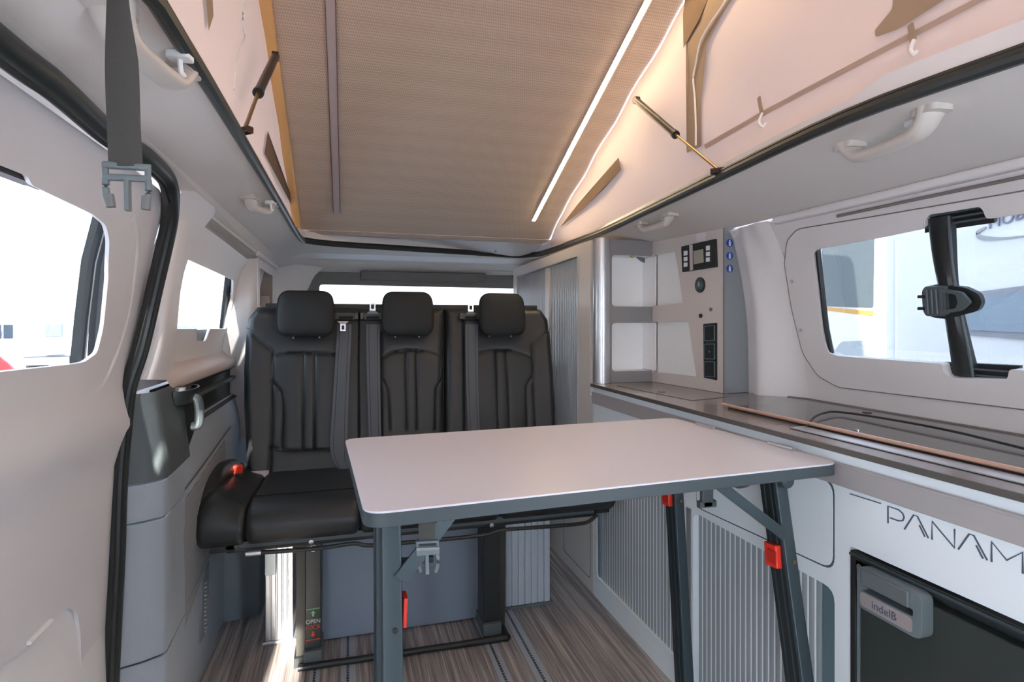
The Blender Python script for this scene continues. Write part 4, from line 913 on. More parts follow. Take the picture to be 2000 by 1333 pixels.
# ================================================================== BENCH SEAT
bs_ = thing('bench_seat', 'three-place charcoal leather bench seat with three headrests and grey belts', 'bench seat', (.25, 2.2, .0))
TB = .265
def by(z): return 2.335+(z-.52)*TB                       # face plane of the backrest
BN = Vector((0, 1, -TB)).normalized(); BP0 = Vector((0, 2.335, .52))
def bp(u, v): return PP(u, v, BN, BP0)
def bx(u, v): p = bp(u, v); return (p.x, p.z)
def dist_seg(p, a, b):
    ab = (b[0]-a[0], b[1]-a[1]); L = ab[0]**2+ab[1]**2; t = max(0, min(1, ((p[0]-a[0])*ab[0]+(p[1]-a[1])*ab[1])/L)) if L else 0
    return math.hypot(p[0]-a[0]-t*ab[0], p[1]-a[1]-t*ab[1])
def pl(L): return [bx(u, v) for u, v in L]
def back_section(lab, Lp_, Rp_, zb, zt, seams, wing=0, soft=(0, 0), depth=.13, mats=SEAT, nx=90, nz=110):
    """upholstered backrest section: swollen face with pressed seams"""
    def bound(T, z): return interp(z, sorted((q[1], q[0]) for q in T))
    LT, RT = pl(Lp_), pl(Rp_); seams = [pl(s) if isinstance(s[0][0], (int, float)) else s for s in seams]
    rows = []
    for j in range(nz+1):
        h = j/nz; z = zb+(zt-zb)*h; r = []
        xa, xb = bound(LT, z), bound(RT, z)
        for i in range(nx+1):
            s = i/nx; x = xa+(xb-xa)*s
            ex = min(s, 1-s)*(xb-xa); ez = min(h, 1-h)*(zt-zb)
            er = (.006 if soft[0] else .035) if s < .5 else (.006 if soft[1] else .035); rx = math.sqrt(max(0, 1-(1-min(1, ex/er))**2)); rx = max(rx, .82) if er < .01 else rx; rz_ = math.sqrt(max(0, 1-(1-min(1, ez/.03))**2))
            d = -.035+.035*min(rx, rz_)+.006*math.sin(PI*s)*math.sin(PI*h)
            if wing: q_ = (1-s if wing > 0 else s); d += .022*math.exp(-(q_*(xb-xa)/.07)**2)*rx
            for sm in seams:
                m_ = min(dist_seg((x, z), sm[k], sm[k+1]) for k in range(len(sm)-1))
                if m_ < .03: d -= .0055*math.exp(-(m_/.0045)**2)+.0025*math.exp(-(m_/.014)**2)
            r.append(Vector((x, by(z)-d, z)))
        rows.append(r)
    bm = patch(rows); V = list(bm.verts); 
    bk = [[Vector((p.x+(.004 if p is r[0] else -.004 if p is r[-1] else 0), p.y+depth-.05, p.z)) for p in (r[0], r[nx//2], r[-1])] for r in (rows[0], rows[nz//2], rows[-1])]
    bm.normal_update(); be = [e for e in bm.edges if len(e.link_faces) == 1]
    ret = bmesh.ops.extrude_edge_only(bm, edges=be); nv = [g for g in ret['geom'] if isinstance(g, bmesh.types.BMVert)]
    for v in nv: v.co.y = by(v.co.z)+depth-.03
    ne = [g for g in ret['geom'] if isinstance(g, bmesh.types.BMEdge)]
    bmesh.ops.contextual_create(bm, geom=ne); bmesh.ops.recalc_face_normals(bm, faces=bm.faces)
    o = link('backrest', bm, mats, bs_, sharp=70)
    if lab: o['label'] = lab
    for sm in seams:
        pts = [Vector((x, by(z)+.0005, z)) for x, z in sm]
        if len(pts) > 1: link('seam', tube(cr(pts, 3) if len(pts) > 2 else pts, .0010, 6), PIPE, o)
    return o
ZB, ZT = .50, 1.158
back_section(None, [(500, 601), (483, 622), (478, 650), (474, 720), (474, 800), (480, 940)], [(701, 600), (701, 940)], ZB, ZT,
    [[(482, 640), (505, 662), (533, 686), (532, 760), (530, 860), (527, 925)], [(540, 695), (560, 690), (640, 690), (672, 695)], [(592, 692), (591, 880)], [(614, 692), (614, 880)],
     [(534, 750), (548, 765), (553, 800), (550, 875)], [(530, 876), (560, 883), (645, 880)]], wing=-1, soft=(0, 1))
back_section(None, [(701, 600), (701, 940)], [(868, 600), (868, 940)], ZB, ZT,
    [[(745, 700), (765, 688), (800, 684), (840, 688), (863, 698)], [(792, 686), (795, 840)], [(812, 686), (815, 840)], [(748, 745), (758, 765), (762, 840)], [(864, 742), (852, 760), (850, 840)], [(744, 650), (745, 880)]], soft=(1, 0))
back_section(None, [(870, 600), (870, 940)], [(1058, 605), (1072, 625), (1077, 660), (1082, 720), (1087, 800), (1087, 940)], ZB, ZT-.004,
    [[(1076, 640), (1058, 658), (1040, 675), (1042, 740), (1046, 840), (1048, 900)], [(906, 610), (908, 900)], [(936, 692), (955, 685), (1000, 685), (1038, 700)], [(968, 686), (974, 840)], [(988, 686), (996, 840)], [(1040, 735), (1028, 755), (1030, 840)]], wing=1)
def headrest(u0, u1, v0, v1, lab=None, skew=0):
    a, b = P(u0, v1, y=2.40), P(u1, v0, y=2.40); cx, hw = (a.x+b.x)/2, (b.x-a.x)/2; z0, z1 = a.z, b.z; bm = bmesh.new(); rings = []
    sh = rnd([(-hw*.93, z0, .045), (hw*.93, z0, .045), (hw, (z0+z1)/2, .05), (hw*.90, z1, .05), (-hw*.90, z1, .05), (-hw, (z0+z1)/2, .05)], .04, 6)
    zc = (z0+z1)/2
    for d, k in ((0.0, .0), (.0008, .2), (.0022, .4), (.005, .6), (.009, .76), (.015, .88), (.022, .96), (.030, 1.0), (.055, 1.0), (.075, .94), (.085, .75), (.088, .0)):
        kk = max(k, .02); rg = []
        for p in sh:
            an = math.atan2((p[1]-zc)/(z1-zc), p[0]/hw); ex_, ez_ = hw*math.cos(an), (z1-zc)*math.sin(an); q = .35+.65*kk
            X_, Z_ = (ex_+(p[0]-ex_)*q)*kk, (ez_+((p[1]-zc)-ez_)*q)*kk; rg.append(Vector((cx+X_, 2.395+d+Z_*.2, zc+Z_)))
        rings.append(rg)
    loft(bm, rings); o = link('headrest', bm, SEATF, bs_, sharp=179)
    link('piping', tube([r+Vector((0, -.001, 0)) for r in rings[7]], .0028, 6, closed=True, up=(0, 1, 0)), PIPE, o)
    for sx in (-.05, .05): link('post', tube([(cx+sx, 2.47, z0-.01), (cx+sx, 2.455, z0+.05)], .006, 10), STEEL, o)
headrest(538, 653, 569, 657); headrest(746, 849, 571, 656); headrest(939, 1029, 574, 655)
link('back_shell', slab([(-.36, .5), (.86, .5), (.86, 1.14), (-.36, 1.14)], [], lambda x, z: (x, by(z)+.045, z), .05), BLACK, bs_)
# bar of the frame showing above the back, with belt exits
link('rear_beam', B((-.33, 2.56, 1.10), (.86, 2.60, 1.175)), mat('beam_dark', (52, 52, 50), .6), bs_, bevel=.006)
def belt_exit(u, v, w_=.045, lab=None):
    p = bp(u, v); c = Vector((p.x, p.y-.012, p.z)); o = link('belt_guide', B((c.x-w_, c.y-.012, c.z-.020), (c.x+w_, c.y+.03, c.z+.016)), BLACK, bs_, bevel=.006)
    link('guide_slot', B((c.x-w_*.62, c.y-.0135, c.z-.014), (c.x+w_*.62, c.y-.006, c.z-.002)), PIPE, o)
    for sx in (-1, 1): link('guide_cheek', B((c.x+sx*w_-.010, c.y-.018, c.z-.016), (c.x+sx*w_+.004, c.y, c.z+.012)), mat('belt_bronze', (66, 58, 54), .4), o, bevel=.003)
    return c
c1_ = belt_exit(676, 617); c2_ = belt_exit(727, 617, .040); c3_ = belt_exit(917, 617, .040)
def belt(L, lab=None, off=.022):
    rows = []
    for (u0, u1, v) in L:
        a, b = bp(u0, v), bp(u1, v); rows.append([a+Vector((0, -off, 0)), a.lerp(b, .33)+Vector((0, -off-.002, 0)), a.lerp(b, .67)+Vector((0, -off-.002, 0)), b+Vector((0, -off, 0))])
    o = link('seat_belt', thick(patch(rows, 3), .0014), BELT, bs_)
    for k in range(1, 5):
        t = k/5; link('belt_rib', tube(cr([r[0].lerp(r[3], t)+Vector((0, -.0028, 0)) for r in rows], 3), .0009, 5), PIPE, o)
    return o
k1 = belt([(659, 686, 634), (658, 686, 655), (654, 683, 720), (649, 680, 800), (645, 679, 870), (652, 680, 900), (662, 684, 915)])
k2 = belt([(715, 742, 634), (715, 741, 660), (717, 742, 760), (720, 744, 850), (722, 745, 900)])
k3 = belt([(907, 932, 634), (907, 931, 660), (909, 932, 760), (913, 935, 850), (914, 936, 900)])
def tongue(u, v, par, up=1, s=1):
    p = bp(u, v)+Vector((0, -.040, 0)); w_ = .012*s; h_ = .016*s
    bm = slab(rnd([(p.x-w_, p.z-h_), (p.x+w_, p.z-h_), (p.x+w_, p.z+h_), (p.x-w_, p.z+h_)], .003), [rnd([(p.x-w_*.5, p.z-h_*.55), (p.x+w_*.5, p.z-h_*.55), (p.x+w_*.5, p.z+h_*.6), (p.x-w_*.5, p.z+h_*.6)], .001)[::-1]], lambda x, z: (x, p.y, z), .0025)
    link('buckle_tongue', bm, STEEL, par); zz_ = p.z-up*h_
    bm = bmesh.new(); loft(bm, [[Vector((p.x-w_*.9, p.y+a, zz_)), Vector((p.x+w_*.9, p.y+a, zz_)), Vector((p.x+w_*2.2, p.y+a, zz_-up*.013*s)), Vector((p.x-w_*2.2, p.y+a, zz_-up*.013*s))] for a in (0, .004)]); link('tongue_body', bm, GREYH if up > 0 else ALUST, par)
tongue(727, 600, k2); tongue(916, 602, k3); tongue(670, 640, k1, -1, .9)
# cushion : rounded slab swept across, left bolster rises at the end
def cush(x0, x1, seams_y=(), lab=None):
    bm = bmesh.new(); rings = []; n = 30
    prof = cr([(2.36, .535), (2.2, .528), (2.05, .532), (1.95, .533), (1.895, .518), (1.868, .485), (1.868, .455), (1.885, .428), (1.95, .420), (2.36, .420)] and [Vector((a, b, 0)) for a, b in ((2.38, .53), (2.25, .526), (2.1, .530), (1.98, .536), (1.905, .525), (1.868, .49), (1.866, .455), (1.885, .428), (1.95, .418), (2.38, .418))], 5)
    for i in range(n+1):
        s = i/n; x = x0+(x1-x0)*s; e = min(s, 1-s)*(x1-x0); k = math.sqrt(max(0, 1-(1-min(1, e/.02))**2)); f = 1-.035*(1-k)
        bol = .035*math.exp(-((x+.40)/.06)**2)+.02*math.exp(-((x-.90)/.06)**2)
        rings.append([Vector((x, 2.1+(p.x-2.1)*(f+ (0 if k > .99 else -.02*(1-k))), .475+(p.y-.475)*(1-.22*(1-k))+bol*max(0, (p.y-.475)/.06))) for p in prof])
    loft(bm, rings); return link('cushion', bm, SEAT, bs_, sharp=60)
q1 = cush(-.432, -.300); q2 = cush(-.300, .035); q3 = cush(.035, .50); q4 = cush(.50, .93)
for x0, x1 in ((-.30, .035), (.035, .5), (.5, .92)):
    link('seam', tube([(x0+.006, 2.0, .5375), (x1-.006, 2.0, .5375)], .0018, 6), PIPE, q2)
for y0 in (-.13, -.20): pass
link('bolster_pad', tube(cr([(-.42, 1.90, .49), (-.43, 2.0, .555), (-.425, 2.15, .575), (-.41, 2.30, .56)], 5), .035, 14), SEAT, bs_)
# side hinge cover / belt stalk
bst = thing('belt_stalk', 'black belt buckle stalk with red button standing left of the bench', 'belt buckle', P(462, 915, y=2.25))
b0 = P(463, 934, y=2.22); link('stalk_body', B((b0.x-.025, b0.y-.012, b0.z-.02), (b0.x+.022, b0.y+.012, b0.z+.035)), BLACK, bst, bevel=.006)
link('red_button', B((b0.x-.012, b0.y-.014, b0.z+.016), (b0.x+.020, b0.y+.008, b0.z+.046)), RED, bst, bevel=.004)
# recliner cover with metal plate at the base of the left bolster
link('hinge_plate', slab(rnd([bx(490, 918), bx(526, 915), bx(526, 935), bx(490, 938)], .003), [], lambda x, z: (x, by(z)-.03, z), .02), ALUST, bs_)

# under-frame
fr_ = link('front_rail', B((-.355, 1.905, .395), (.86, 1.945, .428)), BLACK, bs_, bevel=.003)
link('front_rail', B((-.355, 1.90, .408), (.86, 1.905, .428)), DARKG, bs_)
pts = [P(480, 1082, y=1.88), P(620, 1072, y=1.88), P(690, 1062, y=1.88), P(720, 1066, y=1.88), P(800, 1060, y=1.88), P(935, 1047, y=1.88), P(980, 1036, y=1.88), P(1060, 1030, y=1.88), P(1130, 1024, y=1.88), P(1152, 1018, y=1.88), P(1166, 1006, y=1.89)]
link('release_bar', tube(cr(pts, 4), .0065, 10), BLACK, bs_)
link('rail_tip', tube([P(480, 1083, y=1.88), P(510, 1080, y=1.88)], .008, 12), ALU, bs_)
for u, v in ((608, 1059), (960, 1026)): link('bolt', disc(P(u, v, y=1.90), (0, -1, 0), .0075, .004, 14), STEEL, bs_)
link('latch_block', B((-.40, 1.90, .40), (-.33, 1.96, .432)), BLACK, bs_, bevel=.003); link('latch_block', B((.85, 1.90, .405), (.915, 1.96, .432)), BLACK, bs_, bevel=.003)
for u0, u1, ff in ((596, 627, 0), (944, 976, 1)):
    a, b = P(u0, 1200, y=1.93), P(u1, 1200, y=1.93)
    p_ = link('upright_post', B((a.x, 1.93, .02), (b.x, 2.02, .405)), BLACK, bs_, bevel=.003)
    link('post_channel', B((a.x-.028 if not ff else b.x, 1.945, .03), (a.x if not ff else b.x+.022, 2.03, .405)), mat('channel_brown_black', (50, 50, 44), .5), bs_)
    link('post_foot', B((a.x-.004, 1.915, .012), (b.x+.004, 2.03, .055)), DARKG, bs_, bevel=.004)
    if not ff:
        cx = (a.x+b.x)/2; YP = 1.9285
        link('round_mark', disc((cx, YP+.001, .375), (0, -1, 0), .011, .001, 24), STW, p_); link('round_mark_core', disc((cx, YP+.0, .375), (0, -1, 0), .0085, .0008, 24), BLACK, p_); link('round_mark_dot', disc((cx, YP-.001, .375), (0, -1, 0), .005, .0008, 20), STW, p_)
        zz0, zz1 = P(610, 1250, y=1.93).z, P(610, 1190, y=1.93).z; hgt = zz1-zz0
        link('label_line', B((a.x+.002, YP, zz1-.001), (b.x-.002, YP+.001, zz1+.0012)), GREEN, p_); link('label_line', B((a.x+.002, YP, zz0-.001), (b.x-.002, YP+.001, zz0+.0015)), REDL, p_)
        def arrow(zc, sg, m):
            pts = [(cx-.003, zc-sg*.009), (cx+.003, zc-sg*.009), (cx+.003, zc+sg*.001), (cx+.0075, zc+sg*.001), (cx, zc+sg*.009), (cx-.0075, zc+sg*.001), (cx-.003, zc+sg*.001)]
            link('label_arrow', slab(pts, [], lambda x, z: (x, YP, z), .0008), m, p_)
        arrow(zz1-.015, 1, GREEN); arrow(zz0+.017, -1, REDL)
        text('label_open', 'OPEN', .0185, frame((cx, YP, zz1-.046), (1, 0, 0), (0, 0, 1)), mat('label_pale', (200, 215, 205), .5), p_, .0004, sx=.95)
        text('label_lock', 'LOCK', .0185, frame((cx, YP, zz0+.034), (1, 0, 0), (0, 0, 1)), REDL, p_, .0004, sx=.95)
link('floor_bar', tube([P(582, 1306, z=.012), P(990, 1246, z=.012)], .0105, 12), BLACK, bs_)
link('bar_end', disc(P(990, 1246, z=.014), (0, 1, 0), .014, .10), BLACK, bs_); link('bar_end', B((-.165, 1.93, 0), (-.12, 2.04, .03)), BLACK, bs_)
# storage box and fluted aluminium boxes under the seat
sb = thing('storage_drawer', 'plain slate grey storage box between the two black seat posts', 'storage box', (.19, 2.2, 0))
link('box_body', B((-.075, 2.075, .012), (.462, 2.33, .395)), BOXG, sb, bevel=.004)
link('box_front', B((-.085, 2.062, .006), (.470, 2.075, .39)), BOXG, sb, bevel=.003)
link('edge_trim', B((-.089, 2.058, .30), (-.085, 2.076, .40)), ALU, sb)
def flut(lab, x0, x1, y0, y1, z1, m, n):
    t = thing('fluted_post', lab, 'seat support', ((x0+x1)/2, (y0+y1)/2, 0), 'aluminium supports under the bench')
    link('core', B((x0+.004, y0+.006, .008), (x1-.004, y1, z1)), m, t); link('base_plate', B((x0-.008, y0-.006, 0), (x1+.008, y1+.004, .010)), ALU if n < 6 else GREYH, t, bevel=.002)
    w_ = (x1-x0)/n
    for k in range(n):
        link('flute', B((x0+k*w_+.0015, y0, .010), (x0+(k+1)*w_-.0015, y0+.008, z1)), m, t, bevel=.0025)
flut('narrow bright fluted aluminium support at the left end of the bench', -.272, -.180, 2.098, 2.26, .395, ALU, 5)
link('support_notch', B((-.271, 2.085, .24), (-.235, 2.098, .395)), mat('notch_grey', (140, 146, 150), .3, metal=.6), [o for o in bpy.data.objects if o.name == 'fluted_post'][0], bevel=.002)
flut('wide pale fluted aluminium support at the cabinet end of the bench', .575, .757, 2.10, 2.28, .40, mat('alu_blue_grey', (204, 214, 224), .4, metal=.2), 7)

# ================================================================== TABLE
tb = thing('folding_table', 'pale folding table with slate edge and red leg catches hooked to the cabinet', 'table', (.48, 1.1625, 0))
TA = math.radians(3.1); TC = Vector((.464, 1.1595, 0)); ex, ey = Vector((math.cos(TA), math.sin(TA), 0)), Vector((-math.sin(TA), math.cos(TA), 0))
def tw(a, b, z): return TC+ex*a+ey*b+Vector((0, 0, z))
to = rnd([(-.457, -.279), (.457, -.279), (.457, .279), (-.457, .279)], .035, 7)
link('table_top', slab(to, [], lambda a, b: tw(a, b, .821), .003), TABLE, tb)
ti = slab([(a*1.0015, b*1.0025) for a, b in to], [], lambda a, b: tw(a, b, .818), .021); link('edge_band', ti, EDGE, tb, bevel=.003)
link('hook_rail', bar(tw(.436, -.2, .800), tw(.436, .2, .800), .012, .012), ALU, tb)
for b in (-.13, .13):
    link('hinge_hook', bar(tw(.452, b-.035, .824), tw(.452, b+.035, .824), .010, .006, r=.002), ALU, tb)
def leg(x, yt, ybm, label=None, lx=.026, ly=.044):
    t_, b_ = Vector((x, yt, .797)), Vector((x, ybm, .012)); d = (t_-b_).normalized()
    o = link('leg', bar(b_, t_, ly if 0 else lx, ly, up=(0, 1, 0), r=.003), TLEG, tb)
    link('channel', bar(b_+Vector((-lx/2-.0008, .004, 0)), t_+Vector((-lx/2-.0008, .004, 0)), .0016, ly*.86, up=(0, 1, 0)), TLEGD, o)
    for q in (-.006, .012): link('channel_ridge', bar(b_+Vector((-lx/2-.002, q, 0)), t_+Vector((-lx/2-.002, q, 0)), .002, .003, up=(0, 1, 0)), TLEG, o)
    link('foot', bar(b_+Vector((0, 0, -.012)), b_+Vector((0, 0, .014)), lx+.006, ly+.006, up=(0, 1, 0), r=.004), BLACK, o)
    return o, b_, t_
def on(b_, t_, z): return b_.lerp(t_, (z-b_.z)/(t_.z-b_.z))
l1, b1, t1_ = leg(.815, .955, .800); l2, b2, t2_ = leg(.815, 1.325, 1.245); l3, b3, t3_ = leg(.0635, .915, .775, lx=.030); l4, b4, t4_ = leg(.070, 1.30, 1.24)
def red(b_, t_, z, lx=.026, sx=-1):
    p = on(b_, t_, z); return link('red_catch', bar(p+Vector((sx*(lx/2+(.006 if sx < 0 else .0035)), .004, -.021)), p+Vector((sx*(lx/2+.006), .008, .021)), .014 if sx < 0 else .007, .034, up=(0, 1, 0), r=.004), RED, tb)
for (bb, tt_, z) in ((b1, t1_, .645), (b2, t2_, .645)):
    o = red(bb, tt_, z); p = on(bb, tt_, z); link('catch_window', B((p.x-.029, p.y-.012, z-.012), (p.x-.0265, p.y+.010, z+.012)), mat('red_dark', (190, 40, 26), .5), o)
red(b3, t3_, .655, .030, 1)
for bb, tt_ in ((b1, t1_), (b2, t2_), (b3, t3_)): p = on(bb, tt_, .64); link('rivet', disc(p+Vector((.004, -.021, 0)), (0, -1, 0), .004, .003, 12), BRASS if bb is not b3 else BLACK, tb)
def brace(a, b, w_=.022): o = link('brace', bar(a, b, .006, w_, up=(0, 1, 0), r=.001), TLEG, tb); return o
brace(on(b1, t1_, .695)+Vector((-.018, -.02, 0)), P(1385, 942, y=.955), .024) if 0 else link('brace', bar(on(b1, t1_, .69)+Vector((-.012, -.026, 0)), P(1392, 938, y=.93), .020, .005, up=(0, 1, 0)), TLEG, tb)
link('brace', bar(on(b3, t3_, .71)+Vector((.012, -.024, 0)), P(895, 985, y=.90), .022, .005, up=(0, 1, 0)), TLEG, tb)
link('brace', bar(on(b2, t2_, .70)+Vector((-.012, 0, 0)), tw(.2, .16, .797), .020, .005, up=(0, 1, 0)), TLEG, tb)
link('brace', bar(on(b4, t4_, .70)+Vector((.012, 0, 0)), tw(-.28, .13, .797), .020, .005, up=(0, 1, 0)), TLEG, tb)
link('brace_bracket', bar(P(784, 1097, y=.90), P(846, 1092, y=.90), .008, .010, r=.002), TLEG, tb)
link('cross_bar', tube([(.815, .945, .775), (.815, 1.32, .775)], .010, 10), TLEG, tb); link('cross_bar', tube([(.066, .915, .775), (.070, 1.30, .775)], .010, 10), TLEG, tb)
link('pivot_disc', disc(P(1531, 937, y=.925), (0, -1, 0), .015, .012, 24), TLEG, tb, bevel=.002); link('pivot_cap', disc(P(1531, 937, y=.912), (0, -1, 0), .006, .003, 16), DARKG, tb)
link('handle_loop', tube(cr([P(1425, 935, y=1.0), P(1440, 948, y=1.0), P(1458, 945, y=1.0), P(1470, 935, y=1.0)], 4), .007, 8), DARKG, tb)
# clip hanging under the right half
cl_ = link('clip_socket', bar(P(1380, 948, y=1.0), P(1380, 990, y=1.0), .026, .012, up=(0, 1, 0), r=.004), DARKG, tb)
link('clip_neck', bar(P(1364, 945, y=1.0), P(1398, 942, y=1.0), .010, .016, r=.002), BLACK, tb); link('clip_foot', bar(P(1364, 986, y=1.0), P(1396, 983, y=1.0), .012, .014, r=.003), DARKG, tb)
# strap and buckle hanging under the left half
us = thing('table_strap', 'grey webbing strap with side-release buckle hanging under the table', 'strap', P(832, 1000, y=.89))
yy = .885
link('webbing', thick(patch([[P(816, 985, y=yy), P(849, 985, y=yy)], [P(817, 1020, y=yy), P(850, 1020, y=yy)], [P(818, 1062, y=yy), P(848, 1062, y=yy)]], 2), .0015), WEB, us)
link('buckle_body', slab(rnd([(a.x, a.z) for a in (P(812, 1056, y=yy), P(856, 1054, y=yy), P(858, 1080, y=yy), P(813, 1084, y=yy))], .002), [], lambda x, z: (x, yy-.006, z), .010), GREYH, us, bevel=.0015)
link('buckle_slot', bar(P(818, 1066, y=yy-.007), P(852, 1064, y=yy-.007), .003, .003), BLACK, us); link('buckle_bar', bar(P(813, 1073, y=yy-.007), P(857, 1071, y=yy-.007), .004, .004), mat('buckle_light', (132, 138, 138), .4), us)
for u0, u1 in ((816, 821), (853, 850)): link('buckle_prong', tube(cr([P(u0, 1080, y=yy), P(u0+(0 if u0 < 830 else 3), 1100, y=yy), P(u1, 1118, y=yy)], 3), .0032, 8), GREYH, us)
link('buckle_tongue', bar(P(833, 1080, y=yy), P(834, 1120, y=yy), .006, .010, up=(0, 1, 0), r=.001), GREYH, us)

# ================================================================== OUTSIDE
gr = struct(link('ground', B((-60, -40, -.60), (60, 90, -.55)), GRND), 'pale sunlit lot outside the windows')
def caravan(name, lab, cat, x0, x1, y0, y1, z0, z1, group=None):
    t = thing(name, lab, cat, ((x0+x1)/2, (y0+y1)/2, -.55), group); link('body', B((x0, y0, z0), (x1, y1, z1)), CARW, t, bevel=.12 if abs(x1-x0) > 1 else .03, seg=3); return t
# the white motorhome right outside the kitchen window
mh = caravan('motorhome', 'large white motorhome with dark side window right outside the kitchen window', 'motorhome', 2.9, 5.2, -3.5, 2.57, -.2, 2.7)
X1 = 2.9
def face(nm, L, m, off=.004, par=None, r=.02): 
    q = rnd([(p.y, p.z) for p in (P(u, v, x=X1-off) for u, v in L)], r, 3); return link(nm, slab(q, [], lambda y, z: (X1-off, y, z), -.012), m, par or mh)
face('window_frame', [(1880, 574), (2100, 545), (2100, 672), (1885, 655)], mat('seal_mid_grey', (150, 152, 158), .4), .010)
face('window_pane', [(1888, 585), (2100, 560), (2100, 655), (1892, 645)], mat('pane_blue_grey', (140, 156, 168), .15), .016)
face('panel_edge', [(1745, 470), (1749, 470), (1749, 710), (1745, 710)], mat('panel_edge_grey', (214, 214, 216), .5), .004, r=0)
bm = bmesh.new()
el = [P(u, v, x=X1-.006) for u, v in ((1925, 445), (1912, 452), (1907, 458), (1915, 464), (1935, 466), (1960, 465.5), (2000, 461), (2060, 450))]
for i, p in enumerate(el): pass
pth = cr(el, 4); rings = []
for i, p in enumerate(pth):
    k = .003+.009*math.sin(PI*min(1, (i+4)/len(pth)))**2; rings.append([p+Vector((-.002, 0, k)), p+Vector((-.002, 0, -k)), p+Vector((.006, 0, -k)), p+Vector((.006, 0, k))])
loft(bm, rings); link('logo_swoosh', bm, mat('logo_grey', (160, 163, 163), .4), mh)
pL = P(1930, 447, x=X1-.006)
text('body_lettering', 'MOBILVETTA', .070, frame((X1-.006, pL.y, pL.z-.002), (0, -1, .17), (0, 0, 1)), LETG, mh, .003, 'LEFT')
# second vehicle seen through the gap : dark window, orange band
m2 = thing('parked_van', 'white van with dark tinted window and orange stripe beyond the kitchen window', 'van', (6.2, 6.2, -.55))
X2 = 5.6; 
def face2(nm, L, m, off, r=.03):
    q = rnd([(p.x, p.z) for p in (P(u, v, y=Y2-off) for u, v in L)], r, 3); return link(nm, slab(q, [], lambda x, z: (x, Y2-off, z), .01), m, m2)
Y2 = 5.0
link('body', B((4.9, 5.0, -.1), (8.2, 9.5, 2.3)), CARW, m2, bevel=.08, seg=3)
face2('side_window', [(1607, 485), (1708, 462), (1706, 602), (1610, 598)], mat('window_tint', (96, 104, 106), .15), .012); face2('stripe', [(1610, 600), (1706, 608), (1706, 618), (1611, 606)], ORNG, .008, 0)
face2('mudguard', [(1625, 695), (1645, 668), (1700, 665), (1700, 700)], mat('guard_grey', (170, 174, 176), .6), .010)
for yy_ in (5.6, 8.6): link('wheel', disc((4.88, yy_, -.23), (1, 0, 0), .32, .2, 24), RUBBER, m2)
for yy_ in (-2.6, 1.9): link('wheel', disc((2.88, yy_, -.23), (1, 0, 0), .32, .2, 24), RUBBER, mh)
link('underbody', B((3.0, -3.4, -.45), (5.1, 2.5, -.15)), DARKG, mh); link('underbody', B((5.0, 5.1, -.45), (8.1, 9.4, -.05)), DARKG, m2)
# left yard : box trailer, motorhomes, red car, treeline
def atd(u, v, d): r = ray(u, v); r = r/math.hypot(r.x, r.y); return Vector((0, 0, H))+r*d
def yard(name, lab, cat, u0, u1, v0, v1, d, depth=3, zb=None, m=CARW, bevel=.08):
    a, b = atd(u0, v1, d), atd(u1, v0, d); mid = (a+b)/2; t = thing(name, lab, cat, (mid.x, mid.y, -.55)); wdt = (Vector((b.x, b.y, 0))-Vector((a.x, a.y, 0))).length
    X = Vector((b.x-a.x, b.y-a.y, 0)).normalized(); Yv = Vector((0, 0, 1)).cross(X); M = Matrix(((X.x, Yv.x, 0, a.x), (X.y, Yv.y, 0, a.y), (0, 0, 1, 0), (0, 0, 0, 1)))
    link('body', B((0, 0, a.z), (wdt, depth, b.z), M), m, t, bevel=bevel, seg=3); return t, M, wdt, a.z, b.z
t, M, w_, z0, z1 = yard('box_trailer', 'white box body with grey rear door seen through the sliding door window', 'trailer', 30, 150, 628, 700, 12, 4)
link('rear_door', B((w_*.46, -.04, z0+.04), (w_*.76, 0, z1-.02), M), mat('door_grey', (176, 182, 188), .4), t); link('door_top', B((w_*.47, -.06, z0+(z1-z0)*.58), (w_*.75, -.03, z1-.04), M), mat('door_dark', (132, 140, 148), .4), t)
link('bumper', B((.1, -.1, z0-.12), (w_-.1, .3, z0), M), GREYP, t)
for k in (.15, .8): link('wheel', B((w_*k, .3, -.55), (w_*k+.3, .9, z0), M), RUBBER, t, bevel=.1)
t, M, w_, z0, z1 = yard('motorhome', 'white motorhome parked behind the red car outside the sliding door', 'motorhome', -60, 28, 645, 690, 14, 5)
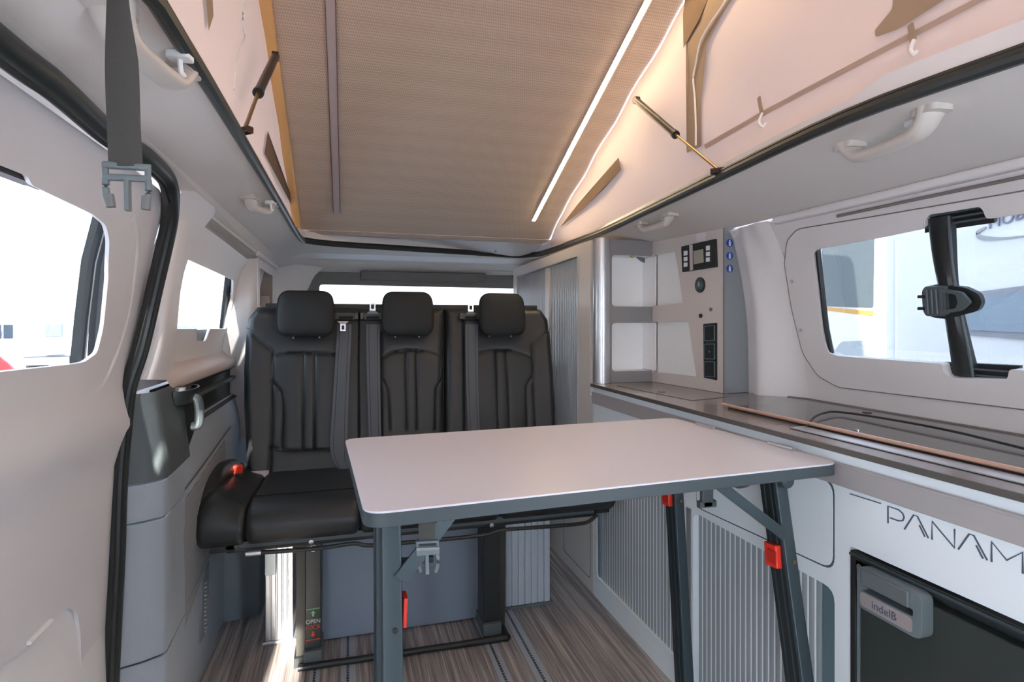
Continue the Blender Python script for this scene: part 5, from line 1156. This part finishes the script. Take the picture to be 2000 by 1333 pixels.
link('windscreen', B((w_*.75, -.03, z0+.25), (w_*.97, 0, z0+.5), M), CARG, t); link('windscreen', B((w_*.45, -.03, z0+.25), (w_*.7, 0, z0+.5), M), CARG, t)
t, M, w_, z0, z1 = yard('motorhome', 'long white motorhome roof line seen through the rear quarter window', 'motorhome', 330, 450, 626, 662, 15, 5)
link('side_window', B((w_*.12, -.03, z0+.12), (w_*.45, 0, z0+.30), M), mat('pane_blue_grey', (140, 156, 168), .15), t)
for nm, L in (('red', 0),):
    a = atd(-60, 720, 9); b = atd(31, 690, 9); c = atd(-60, 684, 9); X = Vector((b.x-a.x, b.y-a.y, 0)); wdt = X.length; X.normalize(); Yv = Vector((0, 0, 1)).cross(X); a = b-X*3.9; wdt = 3.9
    t = thing('car', 'red car at the edge of the sliding door window', 'car', (b.x, b.y, -.55)); g = lambda p, s, q: Vector((a.x, a.y, 0))+X*p+Yv*q+Vector((0, 0, s))
    pr = [(0, -.2), (wdt+.0, -.2), (wdt, .52), (wdt-.06, .60), (wdt-.22, .78), (wdt-.6, .94), (wdt-1.2, 1.0), (wdt-3, .98), (0, .7)]
    bm = bmesh.new(); loft(bm, [[g(p, s, 0) for p, s in pr], [g(p, s, 1.7) for p, s in pr]]); link('body', bm, CARR, t, bevel=.05, seg=3)
    pw = [(.9, .50), (wdt-.12, .50), (wdt-.30, .70), (wdt-.62, .86), (1.2, .86)]; bm = bmesh.new(); loft(bm, [[g(p, s, -.03) for p, s in pw], [g(p, s, .0) for p, s in pw]]); link('side_window', bm, CARG, t)
    link('wheel', disc(g(wdt-.35, -.25, -.05), Yv, .3, .25, 20), RUBBER, t)
rows = []
random.seed(4)
bm = bmesh.new()
for k in range(70):
    an = -2.2+k*.04; R_ = 55; x, y = R_*math.sin(an), R_*math.cos(an); h_ = .7+random.random()*.7
    bmesh.ops.create_icosphere(bm, subdivisions=2, radius=1.6, matrix=Matrix.Translation((x, y, -.2)) @ Matrix.Diagonal((1.3, 1.3, h_*.75, 1)))
tl = link('treeline', bm, TREE); tl['kind'] = 'stuff'; tl['label'] = 'thin pale line of distant trees on the horizon'; tl['category'] = 'trees'
